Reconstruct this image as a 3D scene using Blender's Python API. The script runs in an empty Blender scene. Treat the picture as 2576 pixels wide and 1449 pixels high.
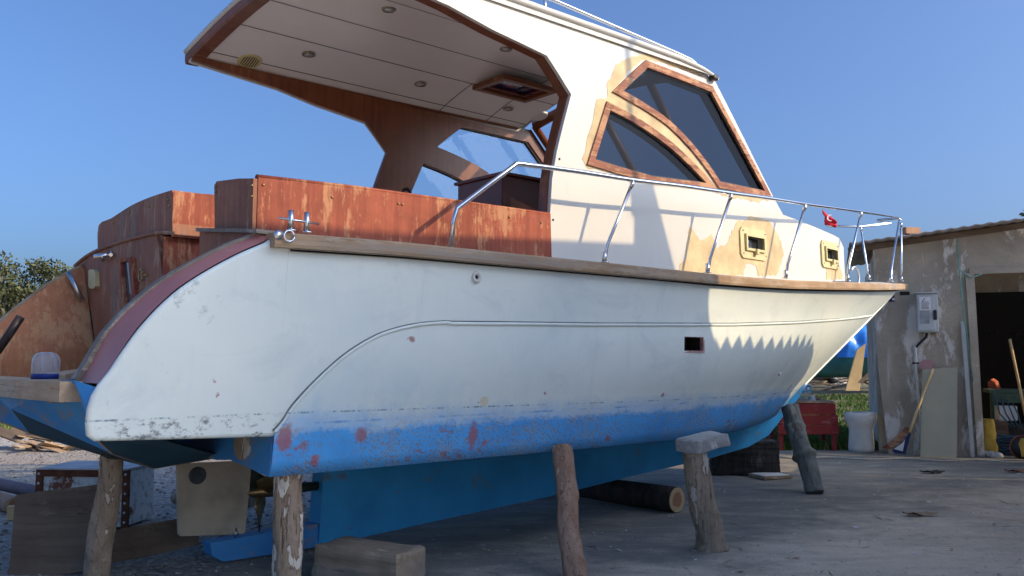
import bpy, bmesh, math, random
from mathutils import Vector, Matrix
from mathutils.geometry import tessellate_polygon
from mathutils import noise as mnoise
random.seed(11)
R = math.radians
S = bpy.context.scene
COL = S.collection

# ------------------------------------------------------------------ camera
F, HOR, CX, CY, EYE = 2250.0, 905.0, 1288.0, 724.5, 1.25
PITCH = math.atan((HOR - CY) / F)
cam_d = bpy.data.cameras.new('camera'); cam = bpy.data.objects.new('camera', cam_d); COL.objects.link(cam)
cam_d.sensor_width = 36; cam_d.lens = 36 * F / 2576; cam_d.clip_end = 2000; cam_d.clip_start = .05
cam.location = (0, 0, EYE); cam.rotation_euler = (math.pi / 2 + PITCH, 0, 0)
S.camera = cam
_c, _s = math.cos(PITCH), math.sin(PITCH)
CU, CF = Vector((0, -_s, _c)), Vector((0, _c, _s))
def ray(x, y): return Vector(((x - CX) / F, 0, 0)) - (y - CY) / F * CU + CF
def gnd(x, y, z=0.0):
    r = ray(x, y); t = (z - EYE) / r.z; return Vector((0, 0, EYE)) + r * t
def dep(x, y, Y):
    r = ray(x, y); return Vector((0, 0, EYE)) + r * (Y / r.y)
TH = R(41)
UU, VV = Vector((math.cos(TH), math.sin(TH), 0)), Vector((math.sin(TH), -math.cos(TH), 0))
BO = Vector((-2.019, 5.442, 0))                       # origin of the boat: keel line under the transom
def on_v(x, y, v):                                     # photo point on the boat's lengthwise plane at half breadth v
    r = ray(x, y); c = Vector((0, 0, EYE)); t = (v - (c - BO).dot(VV)) / r.dot(VV); P = c + r * t - BO
    return P.dot(UU), P.z
def on_u(x, y, u):
    r = ray(x, y); c = Vector((0, 0, EYE)); t = (u - (c - BO).dot(UU)) / r.dot(UU); P = c + r * t - BO
    return P.dot(VV), P.z
def on_s(x, y, f, lo=0.0, hi=1.7):                      # photo point on the curved surface v = f(u, w)
    for _ in range(40):
        m = (lo + hi) / 2; u, w = on_v(x, y, m)
        if f(u, w) > m: lo = m
        else: hi = m
    u, w = on_v(x, y, lo); return u, lo, w
def B(u, v, w): return Vector((u, -v, w))               # boat coordinates (forward, starboard, up) -> local
def BW(u, v, w): return BO + UU * u + VV * v + Vector((0, 0, w))

# ------------------------------------------------------------------ objects
def tag(o, label=None, cat=None, group=None, kind=None):
    if label: o['label'] = label
    if cat: o['category'] = cat
    if group: o['group'] = group
    if kind: o['kind'] = kind
    return o
def empty(name, loc=(0, 0, 0), rz=0, label=None, cat=None, group=None):
    o = bpy.data.objects.new(name, None); COL.objects.link(o); o.location = loc; o.rotation_euler = (0, 0, rz)
    o.empty_display_size = .1
    return tag(o, label, cat, group)

class MB:
    def __init__(s): s.bm = bmesh.new(); s.mi = 0
    def face(s, vs, smooth=False):
        try: f = s.bm.faces.new(vs)
        except ValueError: return None
        f.material_index = s.mi; f.smooth = smooth; return f
    def poly(s, pts, smooth=False): return s.face([s.bm.verts.new(p) for p in pts], smooth)
    def box(s, c, d, rot=None, bev=0.0, seg=2):
        t = bmesh.new(); bmesh.ops.create_cube(t, size=1)
        for v in t.verts: v.co = Vector((v.co.x * d[0], v.co.y * d[1], v.co.z * d[2]))
        if bev > 0: bmesh.ops.bevel(t, geom=list(t.edges), offset=bev, segments=seg, affect='EDGES', profile=.5)
        M = (rot.to_4x4() if rot is not None else Matrix.Identity(4))
        for v in t.verts: v.co = (M @ v.co) + Vector(c)
        s.merge(t)
    def merge(s, t, smooth=None):
        m = {v: s.bm.verts.new(v.co) for v in t.verts}
        for f in t.faces:
            g = s.face([m[v] for v in f.verts], f.smooth if smooth is None else smooth)
        t.free()
    def tube(s, path, r, n=10, caps=True, smooth=True, rfun=None, ell=1.0):
        P = [Vector(p) for p in path]; rings = []
        up = Vector((0, 0, 1)); prev = None
        for i, p in enumerate(P):
            a = P[max(0, i - 1)]; b = P[min(len(P) - 1, i + 1)]; t = (b - a).normalized()
            if prev is None:
                x = t.cross(up if abs(t.z) < .9 else Vector((1, 0, 0))).normalized()
            else:
                x = (prev - t * prev.dot(t)).normalized()
            prev = x; y = t.cross(x); rr = r[i] if isinstance(r, (list, tuple)) else r
            ring = []
            for k in range(n):
                a_ = 2 * math.pi * k / n; q = rr * (rfun(i, a_) if rfun else 1)
                ring.append(s.bm.verts.new(p + x * math.cos(a_) * q + y * math.sin(a_) * q * ell))
            rings.append(ring)
        for i in range(len(rings) - 1):
            for k in range(n):
                s.face([rings[i][k], rings[i][(k + 1) % n], rings[i + 1][(k + 1) % n], rings[i + 1][k]], smooth)
        if caps: s.face(rings[0][::-1]); s.face(rings[-1])
        return rings
    def lathe(s, prof, n=24, c=(0, 0, 0), axis=None, smooth=True):
        c = Vector(c); M = axis if axis is not None else Matrix.Identity(3); rings = []
        for r_, z in prof:
            rings.append([s.bm.verts.new(c + M @ Vector((r_ * math.cos(2 * math.pi * k / n), r_ * math.sin(2 * math.pi * k / n), z))) for k in range(n)])
        for i in range(len(rings) - 1):
            for k in range(n):
                s.face([rings[i][k], rings[i][(k + 1) % n], rings[i + 1][(k + 1) % n], rings[i + 1][k]], smooth)
        s.face(rings[0][::-1]); s.face(rings[-1])
    def grid(s, rows, smooth=True):
        vs = [[s.bm.verts.new(p) for p in r] for r in rows]
        for i in range(len(vs) - 1):
            for j in range(len(vs[0]) - 1):
                s.face([vs[i][j], vs[i + 1][j], vs[i + 1][j + 1], vs[i][j + 1]], smooth)
        return vs
    def plate(s, outer, holes=(), t=.02, fmap=None, cut=0.0, cutw=0.0):
        # flat outline (a, b) with holes, thickness t, sent to space by fmap(a, b, d), d = 0 front .. t back
        loops = [list(outer)] + [list(h) for h in holes]
        flat = [p for l in loops for p in l]
        tris = tessellate_polygon([[Vector((p[0], p[1], 0)) for p in l] for l in loops])
        b = bmesh.new()
        v0 = [b.verts.new((p[0], p[1], 0)) for p in flat]; v1 = [b.verts.new((p[0], p[1], t)) for p in flat]
        for tr in tris:
            for vv, rev in ((v0, False), (v1, True)):
                q = [vv[i] for i in tr]
                try: b.faces.new(q[::-1] if rev else q)
                except ValueError: pass
        k = 0
        for l in loops:
            n = len(l)
            for i in range(n):
                i0, i1 = k + i, k + (i + 1) % n
                try: b.faces.new([v0[i0], v0[i1], v1[i1], v1[i0]])
                except ValueError: pass
            k += n
        for ax, step in ((0, cut), (1, cutw)):
            if step > 0:
                xs = [v.co[ax] for v in b.verts]; x = min(xs) + step
                while x < max(xs) - .001:
                    no = Vector((1, 0, 0)) if ax == 0 else Vector((0, 1, 0)); co = no * x
                    bmesh.ops.bisect_plane(b, geom=list(b.verts) + list(b.edges) + list(b.faces), plane_co=co, plane_no=no)
                    x += step
        bmesh.ops.recalc_face_normals(b, faces=list(b.faces))
        if fmap:
            for v in b.verts: v.co = fmap(v.co.x, v.co.y, v.co.z)
        s.merge(b)
    def build(s, name, mats, parent=None, fix=True, loc=None, sharp=None):
        if fix: bmesh.ops.recalc_face_normals(s.bm, faces=list(s.bm.faces))
        me = bpy.data.meshes.new(name); s.bm.to_mesh(me); s.bm.free()
        for m in (mats if isinstance(mats, (list, tuple)) else [mats]): me.materials.append(m)
        o = bpy.data.objects.new(name, me); COL.objects.link(o)
        if parent is not None: o.parent = parent
        if loc is not None: o.location = loc
        if sharp:
            try: me.set_sharp_from_angle(angle=R(sharp))
            except Exception: pass
        return o
def rotz(a): return Matrix.Rotation(a, 3, 'Z')
def arc(pts, n=8):                                     # smooth curve through the points (Catmull-Rom)
    P = [Vector(p) for p in pts]; out = []
    for i in range(len(P) - 1):
        p0 = P[max(0, i - 1)]; p1 = P[i]; p2 = P[i + 1]; p3 = P[min(len(P) - 1, i + 2)]
        for k in range(n):
            t = k / n
            out.append(.5 * ((2 * p1) + (p2 - p0) * t + (2 * p0 - 5 * p1 + 4 * p2 - p3) * t * t + (3 * p1 - p0 - 3 * p2 + p3) * t ** 3))
    out.append(P[-1]); return out
def arc2(pts, n=6): return [(p.x, p.y) for p in arc([(a, b, 0) for a, b in pts], n)]
def area(p): return .5 * sum(p[i][0] * p[(i + 1) % len(p)][1] - p[(i + 1) % len(p)][0] * p[i][1] for i in range(len(p)))
def grow(p, d):                                        # offset a polygon outwards
    sg = 1 if area(p) > 0 else -1; n = len(p); out = []
    for i in range(n):
        a, b, c = Vector(p[i - 1]), Vector(p[i]), Vector(p[(i + 1) % n])
        e1 = (b - a).normalized(); e2 = (c - b).normalized()
        n1 = Vector((e1.y, -e1.x)) * sg; n2 = Vector((e2.y, -e2.x)) * sg
        m = (n1 + n2); m = m / max(.35, m.length_squared) * 2
        q = b + m * d; out.append((q.x, q.y))
    return out
def rough(p, step, amp, sd=0):                          # ragged outline
    rnd = random.Random(sd); out = []
    for i in range(len(p)):
        a, b = Vector(p[i]), Vector(p[(i + 1) % len(p)]); n = max(1, int((b - a).length / step))
        for k in range(n):
            q = a.lerp(b, k / n); out.append((q.x + rnd.uniform(-amp, amp), q.y + rnd.uniform(-amp, amp)))
    return out
def interp(tab, x):
    if x <= tab[0][0]: return tab[0][1]
    for (a, fa), (b, fb) in zip(tab, tab[1:]):
        if x <= b: return fa + (fb - fa) * (x - a) / (b - a)
    return tab[-1][1]

# ------------------------------------------------------------------ materials
class NT:
    def __init__(s, name):
        s.m = bpy.data.materials.new(name); s.m.use_nodes = True; s.n = s.m.node_tree.nodes; s.l = s.m.node_tree.links
        s.b = s.n['Principled BSDF']; s.out = s.n['Material Output']
        s.tc = s.n.new('ShaderNodeTexCoord')
    def set(s, sock, v):
        if hasattr(v, 'is_output') or isinstance(v, bpy.types.NodeSocket): s.l.new(v, sock)
        elif isinstance(v, (tuple, list)) and len(v) == 3 and sock.type == 'RGBA': sock.default_value = (*v, 1)
        else: sock.default_value = v
    def co(s, scale=(1, 1, 1), which='Object', loc=(0, 0, 0), rot=(0, 0, 0)):
        mp = s.n.new('ShaderNodeMapping'); s.l.new(s.tc.outputs[which], mp.inputs[0])
        mp.inputs['Scale'].default_value = scale; mp.inputs['Location'].default_value = loc; mp.inputs['Rotation'].default_value = rot
        return mp.outputs[0]
    def noise(s, scale=5, detail=4, co=None, rough=.55, dist=0, out=0):
        t = s.n.new('ShaderNodeTexNoise'); t.inputs['Scale'].default_value = scale; t.inputs['Detail'].default_value = detail
        t.inputs['Roughness'].default_value = rough; t.inputs['Distortion'].default_value = dist
        s.l.new(co if co is not None else s.tc.outputs['Object'], t.inputs['Vector']); return t.outputs[out]
    def vor(s, scale=5, co=None, feature='F1', out='Distance'):
        t = s.n.new('ShaderNodeTexVoronoi'); t.feature = feature; t.inputs['Scale'].default_value = scale
        s.l.new(co if co is not None else s.tc.outputs['Object'], t.inputs['Vector']); return t.outputs[out]
    def ramp(s, v, a, b, ca=0.0, cb=1.0, mode='LINEAR'):
        r = s.n.new('ShaderNodeMapRange'); r.interpolation_type = mode; s.l.new(v, r.inputs[0])
        for i, q in zip((1, 2, 3, 4), (a, b, ca, cb)): s.set(r.inputs[i], q)
        return r.outputs[0]
    def math(s, op, a, b=0.0, clamp=False):
        m = s.n.new('ShaderNodeMath'); m.operation = op; m.use_clamp = clamp; s.set(m.inputs[0], a); s.set(m.inputs[1], b); return m.outputs[0]
    def mix(s, f, a, b, blend='MIX'):
        m = s.n.new('ShaderNodeMix'); m.data_type = 'RGBA'; m.blend_type = blend
        s.set(m.inputs[0], f); s.set(m.inputs[6], a); s.set(m.inputs[7], b); return m.outputs[2]
    def sep(s, v=None):
        x = s.n.new('ShaderNodeSeparateXYZ'); s.l.new(v if v is not None else s.tc.outputs['Object'], x.inputs[0]); return x.outputs
    def dist(s, p, scale=(1, 1, 1)):
        a = s.n.new('ShaderNodeVectorMath'); a.operation = 'SUBTRACT'; s.l.new(s.tc.outputs['Object'], a.inputs[0]); a.inputs[1].default_value = p
        m = s.n.new('ShaderNodeVectorMath'); m.operation = 'MULTIPLY'; s.l.new(a.outputs[0], m.inputs[0]); m.inputs[1].default_value = scale
        l = s.n.new('ShaderNodeVectorMath'); l.operation = 'LENGTH'; s.l.new(m.outputs[0], l.inputs[0]); return l.outputs['Value']
    def bump(s, h, st=.3, d=.01):
        b = s.n.new('ShaderNodeBump'); b.inputs['Strength'].default_value = st; b.inputs['Distance'].default_value = d
        s.l.new(h, b.inputs['Height'])
        if s.b.inputs['Normal'].is_linked: s.l.new(s.b.inputs['Normal'].links[0].from_socket, b.inputs['Normal'])
        s.l.new(b.outputs[0], s.b.inputs['Normal'])
    def done(s, color=None, rough=.6, metal=0.0, spec=.4):
        if color is not None: s.set(s.b.inputs['Base Color'], color)
        s.set(s.b.inputs['Roughness'], rough); s.set(s.b.inputs['Metallic'], metal); s.b.inputs['Specular IOR Level'].default_value = spec
        return s.m

def simple(name, col, rough=.6, metal=0.0, var=.25, sc=12, spec=.4, bump=.15):
    t = NT(name); n = t.noise(sc, 5); dark = tuple(c * (1 - var) for c in col); lite = tuple(min(1, c * (1 + var)) for c in col)
    c = t.mix(t.ramp(n, .3, .7), dark, lite)
    n2 = t.noise(sc * 6, 3); 
    if bump: t.bump(n2, bump, .004)
    return t.done(c, t.ramp(n, .3, .7, rough * .85, min(1, rough * 1.12)), metal, spec)

def wood(name, c1, c2, worn, amount, axis='z', sc=1.0, rough=.55, grey=None, greyamt=0.0, crack=.5, spec=.35):
    t = NT(name)
    s = {'x': (1.6, 26, 26), 'y': (26, 1.6, 26), 'z': (26, 26, 1.6)}[axis]; s = tuple(q * sc for q in s)
    co = t.co(s); g = t.noise(1, 6, co, .62, .3); g2 = t.noise(3.2, 4, co, .7)
    base = t.mix(t.ramp(g, .34, .66), c1, c2)
    base = t.mix(t.ramp(t.noise(1.7 * sc, 5, t.co(loc=(4, 8, 2)), .65, .6), .42, .64, 0, .55), base, tuple(q * .58 for q in c1))
    base = t.mix(t.ramp(g2, .58, .72, 0, .5), base, tuple(q * .45 for q in c1))
    big = t.noise(2.6 * sc, 5, None, .65, .6); sp = t.noise(34 * sc, 4, t.co(tuple(1 if q > 5 else .3 for q in s)), .75)
    s2 = tuple(q * .45 for q in s); st = t.noise(1, 7, t.co(s2, loc=(3, 1, 2)), .68, .5)
    m = t.math('ADD', t.math('ADD', t.math('MULTIPLY', big, .40), t.math('MULTIPLY', st, .36)), t.math('MULTIPLY', sp, .24))
    lo = .60 - .20 * amount
    wm = t.ramp(m, lo, lo + .05, 0, .8)
    col = t.mix(wm, base, worn)
    if grey:
        gm = t.ramp(t.noise(1.2 * sc, 5, t.co(tuple(q * .2 for q in s), loc=(7, 5, 1)), .6), .62 - greyamt * .4, .72 - greyamt * .4, 0, .9); col = t.mix(gm, col, grey)
    ck = t.noise(1, 5, t.co(tuple(q * (.5 if q > 5 else .35) for q in s), loc=(9, 9, 4)), .55, .2)
    cm = t.math('MULTIPLY', t.ramp(t.math('ABSOLUTE', t.math('SUBTRACT', ck, .5)), .006, .001), t.ramp(big, .45, .55), True)
    col = t.mix(t.math('MULTIPLY', cm, crack), col, tuple(q * .18 for q in c1))
    t.bump(g, .3, .004); t.bump(st, .25, .003); t.bump(wm, .3, -.002)
    return t.done(col, t.ramp(wm, 0, .8, rough, min(.95, rough + .3)), 0, spec)

MT = {}
MT['chrome'] = simple('polished_steel', (.72, .73, .74), .13, 1.0, .06, 20, .5, 0)
MT['brushed'] = simple('brushed_steel', (.55, .56, .57), .3, 1.0, .12, 30, .5, .1)
MT['brass'] = simple('brass', (.42, .30, .12), .4, 1.0, .15, 20)
MT['black'] = simple('black_plastic', (.02, .02, .022), .4)
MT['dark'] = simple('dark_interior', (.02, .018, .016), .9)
MT['varnish'] = wood('worn_varnish', (.255, .062, .036), (.37, .10, .055), (.50, .26, .14), .48, 'z', 1.0, .68, spec=.25)
MT['varnish_dark'] = wood('weathered_varnish', (.27, .105, .055), (.38, .16, .085), (.45, .30, .21), .36, 'z', 1.0, .65, (.24, .17, .135), .2)
MT['wing'] = wood('stripped_varnish', (.46, .17, .075), (.55, .235, .105), (.62, .34, .17), .55, 'z', 1.3, .65)
MT['inner'] = wood('inner_varnish', (.17, .05, .02), (.26, .082, .032), (.30, .13, .06), .15, 'z', .7, .35, crack=.25)
MT['inner_x'] = wood('inner_varnish_fore_aft', (.18, .058, .024), (.27, .095, .042), (.36, .2, .1), .25, 'x', .7, .4, crack=.25)
MT['frame'] = wood('window_frame_wood', (.20, .062, .035), (.33, .125, .065), (.52, .31, .18), .55, 'x', 1.6, .65)
MT['teak'] = wood('bare_teak', (.33, .215, .12), (.46, .315, .19), (.42, .34, .25), .45, 'x', 1.0, .7, (.30, .25, .2), .25)
MT['teak_y'] = wood('bare_teak_across', (.42, .30, .19), (.56, .41, .26), (.48, .41, .32), .4, 'y', .8, .7)
MT['teak_grey'] = wood('grey_teak', (.22, .185, .15), (.34, .29, .24), (.44, .4, .34), .4, 'x', 1.2, .75)
MT['ply'] = wood('dirty_plywood', (.13, .09, .06), (.20, .145, .098), (.27, .215, .16), .3, 'x', .5, .85)
MT['darkbeam'] = wood('blackened_beam', (.035, .03, .026), (.075, .063, .052), (.15, .13, .11), .3, 'z', .8, .9, crack=.9)
MT['scrap'] = wood('scrap_wood', (.30, .20, .12), (.44, .31, .2), (.55, .43, .3), .4, 'x', 2, .8)
MT['pine'] = wood('pine', (.56, .38, .17), (.66, .47, .23), (.62, .5, .3), .3, 'z', .5, .7)
MT['oldbeam'] = wood('old_beam', (.28, .21, .14), (.40, .31, .215), (.48, .39, .29), .3, 'x', .7, .85, (.24, .21, .18), .3, crack=.9)

def m_white(name, base=(.80, .79, .75), cool=(.70, .735, .75)):
    t = NT(name); a = t.noise(1.1, 4); b = t.noise(5, 6, t.co((1, 1, .35)), .65)
    c = t.mix(t.ramp(a, .35, .7), base, cool); c = t.mix(t.ramp(b, .56, .75, 0, .35), c, (.66, .67, .66))
    sp = t.noise(30, 3); c = t.mix(t.ramp(sp, .72, .78, 0, .45), c, (.5, .46, .4))
    sg = t.noise(1, 6, t.co((6, 6, .7), loc=(2, 6, 0)), .65); c = t.mix(t.ramp(sg, .58, .72, 0, .22), c, (.42, .39, .33)); sc = t.noise(2.4, 7, t.co((1, 1, 2), loc=(5, 1, 3)), .75, 1.0); c = t.mix(t.ramp(sc, .62, .70, 0, .3), c, (.50, .46, .39))
    t.bump(t.noise(2.2, 3), .12, .02); t.bump(t.noise(60, 3), .06, .003)
    return t.done(c, t.ramp(b, .3, .7, .42, .6), 0, .3)
MT['white'] = m_white('white_filler_coat', (.60, .585, .53), (.555, .55, .51))
MT['whitewash'] = simple('whitewashed_wall', (.74, .71, .66), .9, 0, .1, 3, .2, .4)
MT['sole'] = simple('pale_deck_paint', (.78, .73, .64), .6, 0, .12, 5)
MT['tan'] = simple('tan_filler', (.58, .455, .27), .85, 0, .2, 7, .2)
MT['cream'] = simple('cream_plastic', (.60, .52, .27), .5, 0, .1, 14)
MT['redband'] = None

def m_hull():
    t = NT('hull_paint'); X, Yv, Z = t.sep()
    big = t.noise(.9, 4, None, .55); med = t.noise(4.5, 6, t.co((1, 1, .5)), .65); fine = t.noise(38, 4, None, .65)
    streak = t.noise(3, 5, t.co((4, 4, .5)), .6)
    white = t.mix(t.ramp(big, .35, .68), (.77, .82, .745), (.66, .735, .695))
    white = t.mix(t.ramp(med, .55, .75, 0, .5), white, (.80, .815, .775))
    white = t.mix(t.ramp(streak, .6, .78, 0, .3), white, (.58, .63, .63))
    smud = t.noise(1.6, 6, t.co((1, 1, 1.6), loc=(4, 2, 7)), .7, .8)
    white = t.mix(t.ramp(smud, .53, .70, 0, .5), white, (.52, .59, .59))
    edge = t.math('MULTIPLY', t.ramp(X, .02, -.02), t.ramp(t.noise(7, 6, t.co(loc=(1, 5, 5)), .75), .60, .68), True)
    ed = t.ramp(t.math('ADD', t.math('MULTIPLY', X, -1.0), t.math('MULTIPLY', Z, .80)), 1.42, 1.52)
    white = t.mix(t.math('MULTIPLY', t.math('MULTIPLY', edge, ed), .55), white, (.26, .29, .28))
    drip = t.noise(1, 5, t.co((9, 9, .8), loc=(6, 0, 2)), .6); white = t.mix(t.math('MULTIPLY', t.ramp(drip, .60, .70, 0, .22), t.ramp(Z, 1.2, 1.8)), white, (.50, .53, .52))
    wash = t.math('MULTIPLY', t.math('MULTIPLY', t.ramp(t.noise(2.6, 5, t.co((1, 1, .6), loc=(0, 4, 4)), .65), .42, .62), t.ramp(Z, 1.28, .98)), t.math('MULTIPLY', t.ramp(X, .02, .2), t.ramp(X, 1.6, .5)), True)
    white = t.mix(t.math('MULTIPLY', wash, .55), white, (.34, .52, .66))
    # blue bottom paint with worn, speckled patches
    blue = t.mix(t.ramp(t.noise(2.2, 5, None, .6), .35, .7), (.09, .40, .80), (.065, .31, .68))
    pit = t.vor(58, t.co((1, 1, 1))); wear = t.noise(1.7, 5, t.co((1, 1, 1.8), loc=(1, 9, 3)), .68, .3)
    spk = t.math('MULTIPLY', t.ramp(pit, .46, .25), t.ramp(wear, .37, .52), True)
    blue = t.mix(t.math('MULTIPLY', spk, .8), blue, (.25, .20, .185))
    blue = t.mix(t.ramp(t.math('ADD', t.math('MULTIPLY', wear, .7), t.math('MULTIPLY', fine, .3)), .50, .62, 0, .7), blue, (.27, .34, .40))
    rn = t.noise(17, 6, t.co((.8, 1, 1), loc=(2, 0, 5)), .75); rz = t.noise(1.3, 3, t.co(loc=(2.6, 0, 1)), .6)
    blue = t.mix(t.math('MULTIPLY', t.ramp(rn, .54, .60), t.ramp(rz, .52, .62), True), blue, (.30, .13, .115))
    # edge of the paint: level line, ragged fade below it
    lv = t.math('ADD', Z, t.math('MULTIPLY', t.math('SUBTRACT', t.noise(3.2, 6, t.co((1, 1, 2)), .7), .5), .17))
    lv = t.math('ADD', lv, t.math('MULTIPLY', t.math('SUBTRACT', fine, .5), .07))
    fade = t.ramp(lv, .865, .945, 1, 0)
    fade2 = t.ramp(lv, .93, 1.01, .42, 0)
    f = t.math('MAXIMUM', fade, fade2)
    aft = t.ramp(X, -.06, .0)                       # the stern quarter stays white to its lower edge
    diag = t.ramp(t.math('ADD', X, t.math('MULTIPLY', Z, -.69)), -.622, -.606)
    f = t.math('MULTIPLY', f, diag)
    col = t.mix(f, white, blue)
    zl = t.ramp(X, 0, 6.5, .985, .93)
    dl = t.math('ABSOLUTE', t.math('SUBTRACT', Z, zl))
    dl = t.math('ADD', dl, t.math('MULTIPLY', t.math('SUBTRACT', t.noise(30, 4, t.co((1, 1, 2), loc=(1, 1, 9)), .7), .5), .010))
    dash = t.math('MULTIPLY', t.ramp(dl, .0060, .0015), t.ramp(t.noise(9, 7, t.co((1, 1, .2), loc=(3, 3, 3)), .8), .49, .58), True)
    l2 = t.math('ABSOLUTE', t.math('SUBTRACT', Z, .928)); l2 = t.math('ADD', l2, t.math('MULTIPLY', t.math('SUBTRACT', t.noise(12, 5, t.co((.6, 1, 2), loc=(6, 1, 9)), .75), .5), .03)); d2 = t.math('MULTIPLY', t.ramp(l2, .008, .001), t.ramp(t.noise(3, 5, t.co((1, 1, .3), loc=(9, 3, 1)), .7), .50, .58), True)
    col = t.mix(t.math('MULTIPLY', t.math('MULTIPLY', d2, diag), .7), col, (.04, .24, .58))
    col = t.mix(t.math('MULTIPLY', dash, .9), col, (.08, .16, .23))
    low = t.math('MULTIPLY', t.ramp(Z, .995, .965), t.ramp(X, .03, -.02), True)
    chip = t.math('MULTIPLY', low, t.ramp(t.noise(11, 7, t.co((1, 1, 1.6), loc=(8, 1, 1)), .75), .52, .6), True)
    col = t.mix(t.math('MULTIPLY', chip, .85), col, (.13, .14, .145))
    pts = [((.06, -1.25, .86), .048, .6), ((.50, -1.25, .85), .042, .8), ((.24, -1.25, .735), .036, .9), ((1.26, -1.25, .81), .042, .45), ((2.45, -1.25, .72), .03, 1), ((1.36, -1.25, .76), .03, 1.2),
           ((-.33, -1.32, 1.15), .012, 1), ((-.31, -1.32, 1.08), .009, 1), ((.77, -1.37, 1.36), .03, 1.6), ((1.8, -1.30, 1.04), .01, 1), ((3.0, -1.28, 1.0), .025, 1), ((5.7, -.6, .98), .04, .6), ((1.28, -1.30, 1.0), .012, 1)]
    warp = t.math('MULTIPLY', t.math('SUBTRACT', t.noise(16, 6, None, .75), .5), .085)
    for p, r_, sz in pts:
        d = t.math('ADD', t.dist(p, (1, .25, sz)), warp)
        col = t.mix(t.ramp(d, r_, r_ * .55, 0, .8), col, (.34, .115, .11))
    d = t.math('ADD', t.dist((1.32, -1.30, 1.005), (1, .25, 1)), t.math('MULTIPLY', warp, .3)); col = t.mix(t.ramp(d, .034, .028, 0, .9), col, (.66, .6, .44))
    t.bump(t.noise(1.6, 3), .18, .03); t.bump(fine, .1, .004); t.bump(t.math('MULTIPLY', spk, f), .4, -.004)
    return t.done(col, t.mix(f, (.42, .42, .42), (.6, .6, .6)), 0, .32)
MT['hull'] = m_hull()

def m_blue(name, wearamt=.1, c1=(.03, .17, .46), c2=(.02, .115, .32), scr=(.2, .15, .12)):
    t = NT(name); n = t.noise(2.5, 5); w = t.noise(2.6, 7, t.co((1, 1, 1.5), loc=(2, 4, 1)), .72, .3)
    c = t.mix(t.ramp(n, .35, .7), c1, c2)
    c = t.mix(t.ramp(w, .64 - wearamt, .74 - wearamt, 0, .75), c, scr)
    r_ = t.noise(2.1, 6, t.co(loc=(5, 5, 5)), .7); c = t.mix(t.ramp(r_, .66, .72, 0, .8), c, (.22, .05, .035))
    sc = t.noise(2, 6, t.co((14, 14, 1.2)), .75); c = t.mix(t.ramp(sc, .66, .7, 0, .35), c, (.35, .38, .4))
    t.bump(w, .2, .01); t.bump(t.noise(45, 4), .15, .004)
    return t.done(c, .62, 0, .3)
MT['keel'] = m_blue('keel_antifouling', .07, (.05, .40, .72), (.035, .30, .56), (.20, .17, .13))
MT['keelworn'] = m_blue('worn_blue_paint', .12, (.06, .30, .60), (.045, .22, .50), (.27, .23, .19))
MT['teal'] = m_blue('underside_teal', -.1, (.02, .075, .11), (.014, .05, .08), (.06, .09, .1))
def m_red():
    t = NT('red_primer_band'); n = t.noise(4, 5); s = t.noise(2, 6, t.co((2, 2, 8)), .7)
    c = t.mix(t.ramp(n, .35, .7), (.47, .19, .165), (.40, .155, .14)); c = t.mix(t.ramp(s, .62, .7, 0, .4), c, (.55, .45, .47))
    return t.done(c, .45, 0, .4)
MT['redband'] = m_red()
def m_glass(name, tint, rough=.0, k=.45, milky=0.0):
    t = NT(name); t.n.remove(t.b)
    tr = t.n.new('ShaderNodeBsdfTransparent'); tr.inputs[0].default_value = (*tint, 1)
    gl = t.n.new('ShaderNodeBsdfGlossy'); gl.inputs['Roughness'].default_value = rough; gl.inputs[0].default_value = (.9, .92, .95, 1)
    lw = t.n.new('ShaderNodeLayerWeight'); fr = t.math('ADD', t.math('MULTIPLY', t.math('POWER', lw.outputs['Facing'], 5.0), k), .008)
    mx = t.n.new('ShaderNodeMixShader'); t.l.new(fr, mx.inputs[0]); t.l.new(tr.outputs[0], mx.inputs[1]); t.l.new(gl.outputs[0], mx.inputs[2])
    res = mx.outputs[0]
    if milky:
        df = t.n.new('ShaderNodeBsdfDiffuse'); df.inputs[0].default_value = (.7, .74, .8, 1); m2 = t.n.new('ShaderNodeMixShader'); m2.inputs[0].default_value = milky
        t.l.new(res, m2.inputs[1]); t.l.new(df.outputs[0], m2.inputs[2]); res = m2.outputs[0]
    t.l.new(res, t.out.inputs[0]); return t.m
MT['glass'] = m_glass('tinted_glass', (.36, .385, .41))
MT['clear'] = m_glass('clear_glass', (.92, .945, .96))
MT['bottle'] = m_glass('bottle_plastic', (.88, .91, .94), .08, .8, .22)
def m_ceiling():
    t = NT('ceiling_panel'); n = t.noise(1.5, 3); c = t.mix(t.ramp(n, .3, .7), (.88, .855, .80), (.83, .80, .745))
    t.bump(t.noise(1.5, 2), .08, .02); return t.done(c, .32, 0, .5)
MT['ceiling'] = m_ceiling()

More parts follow.
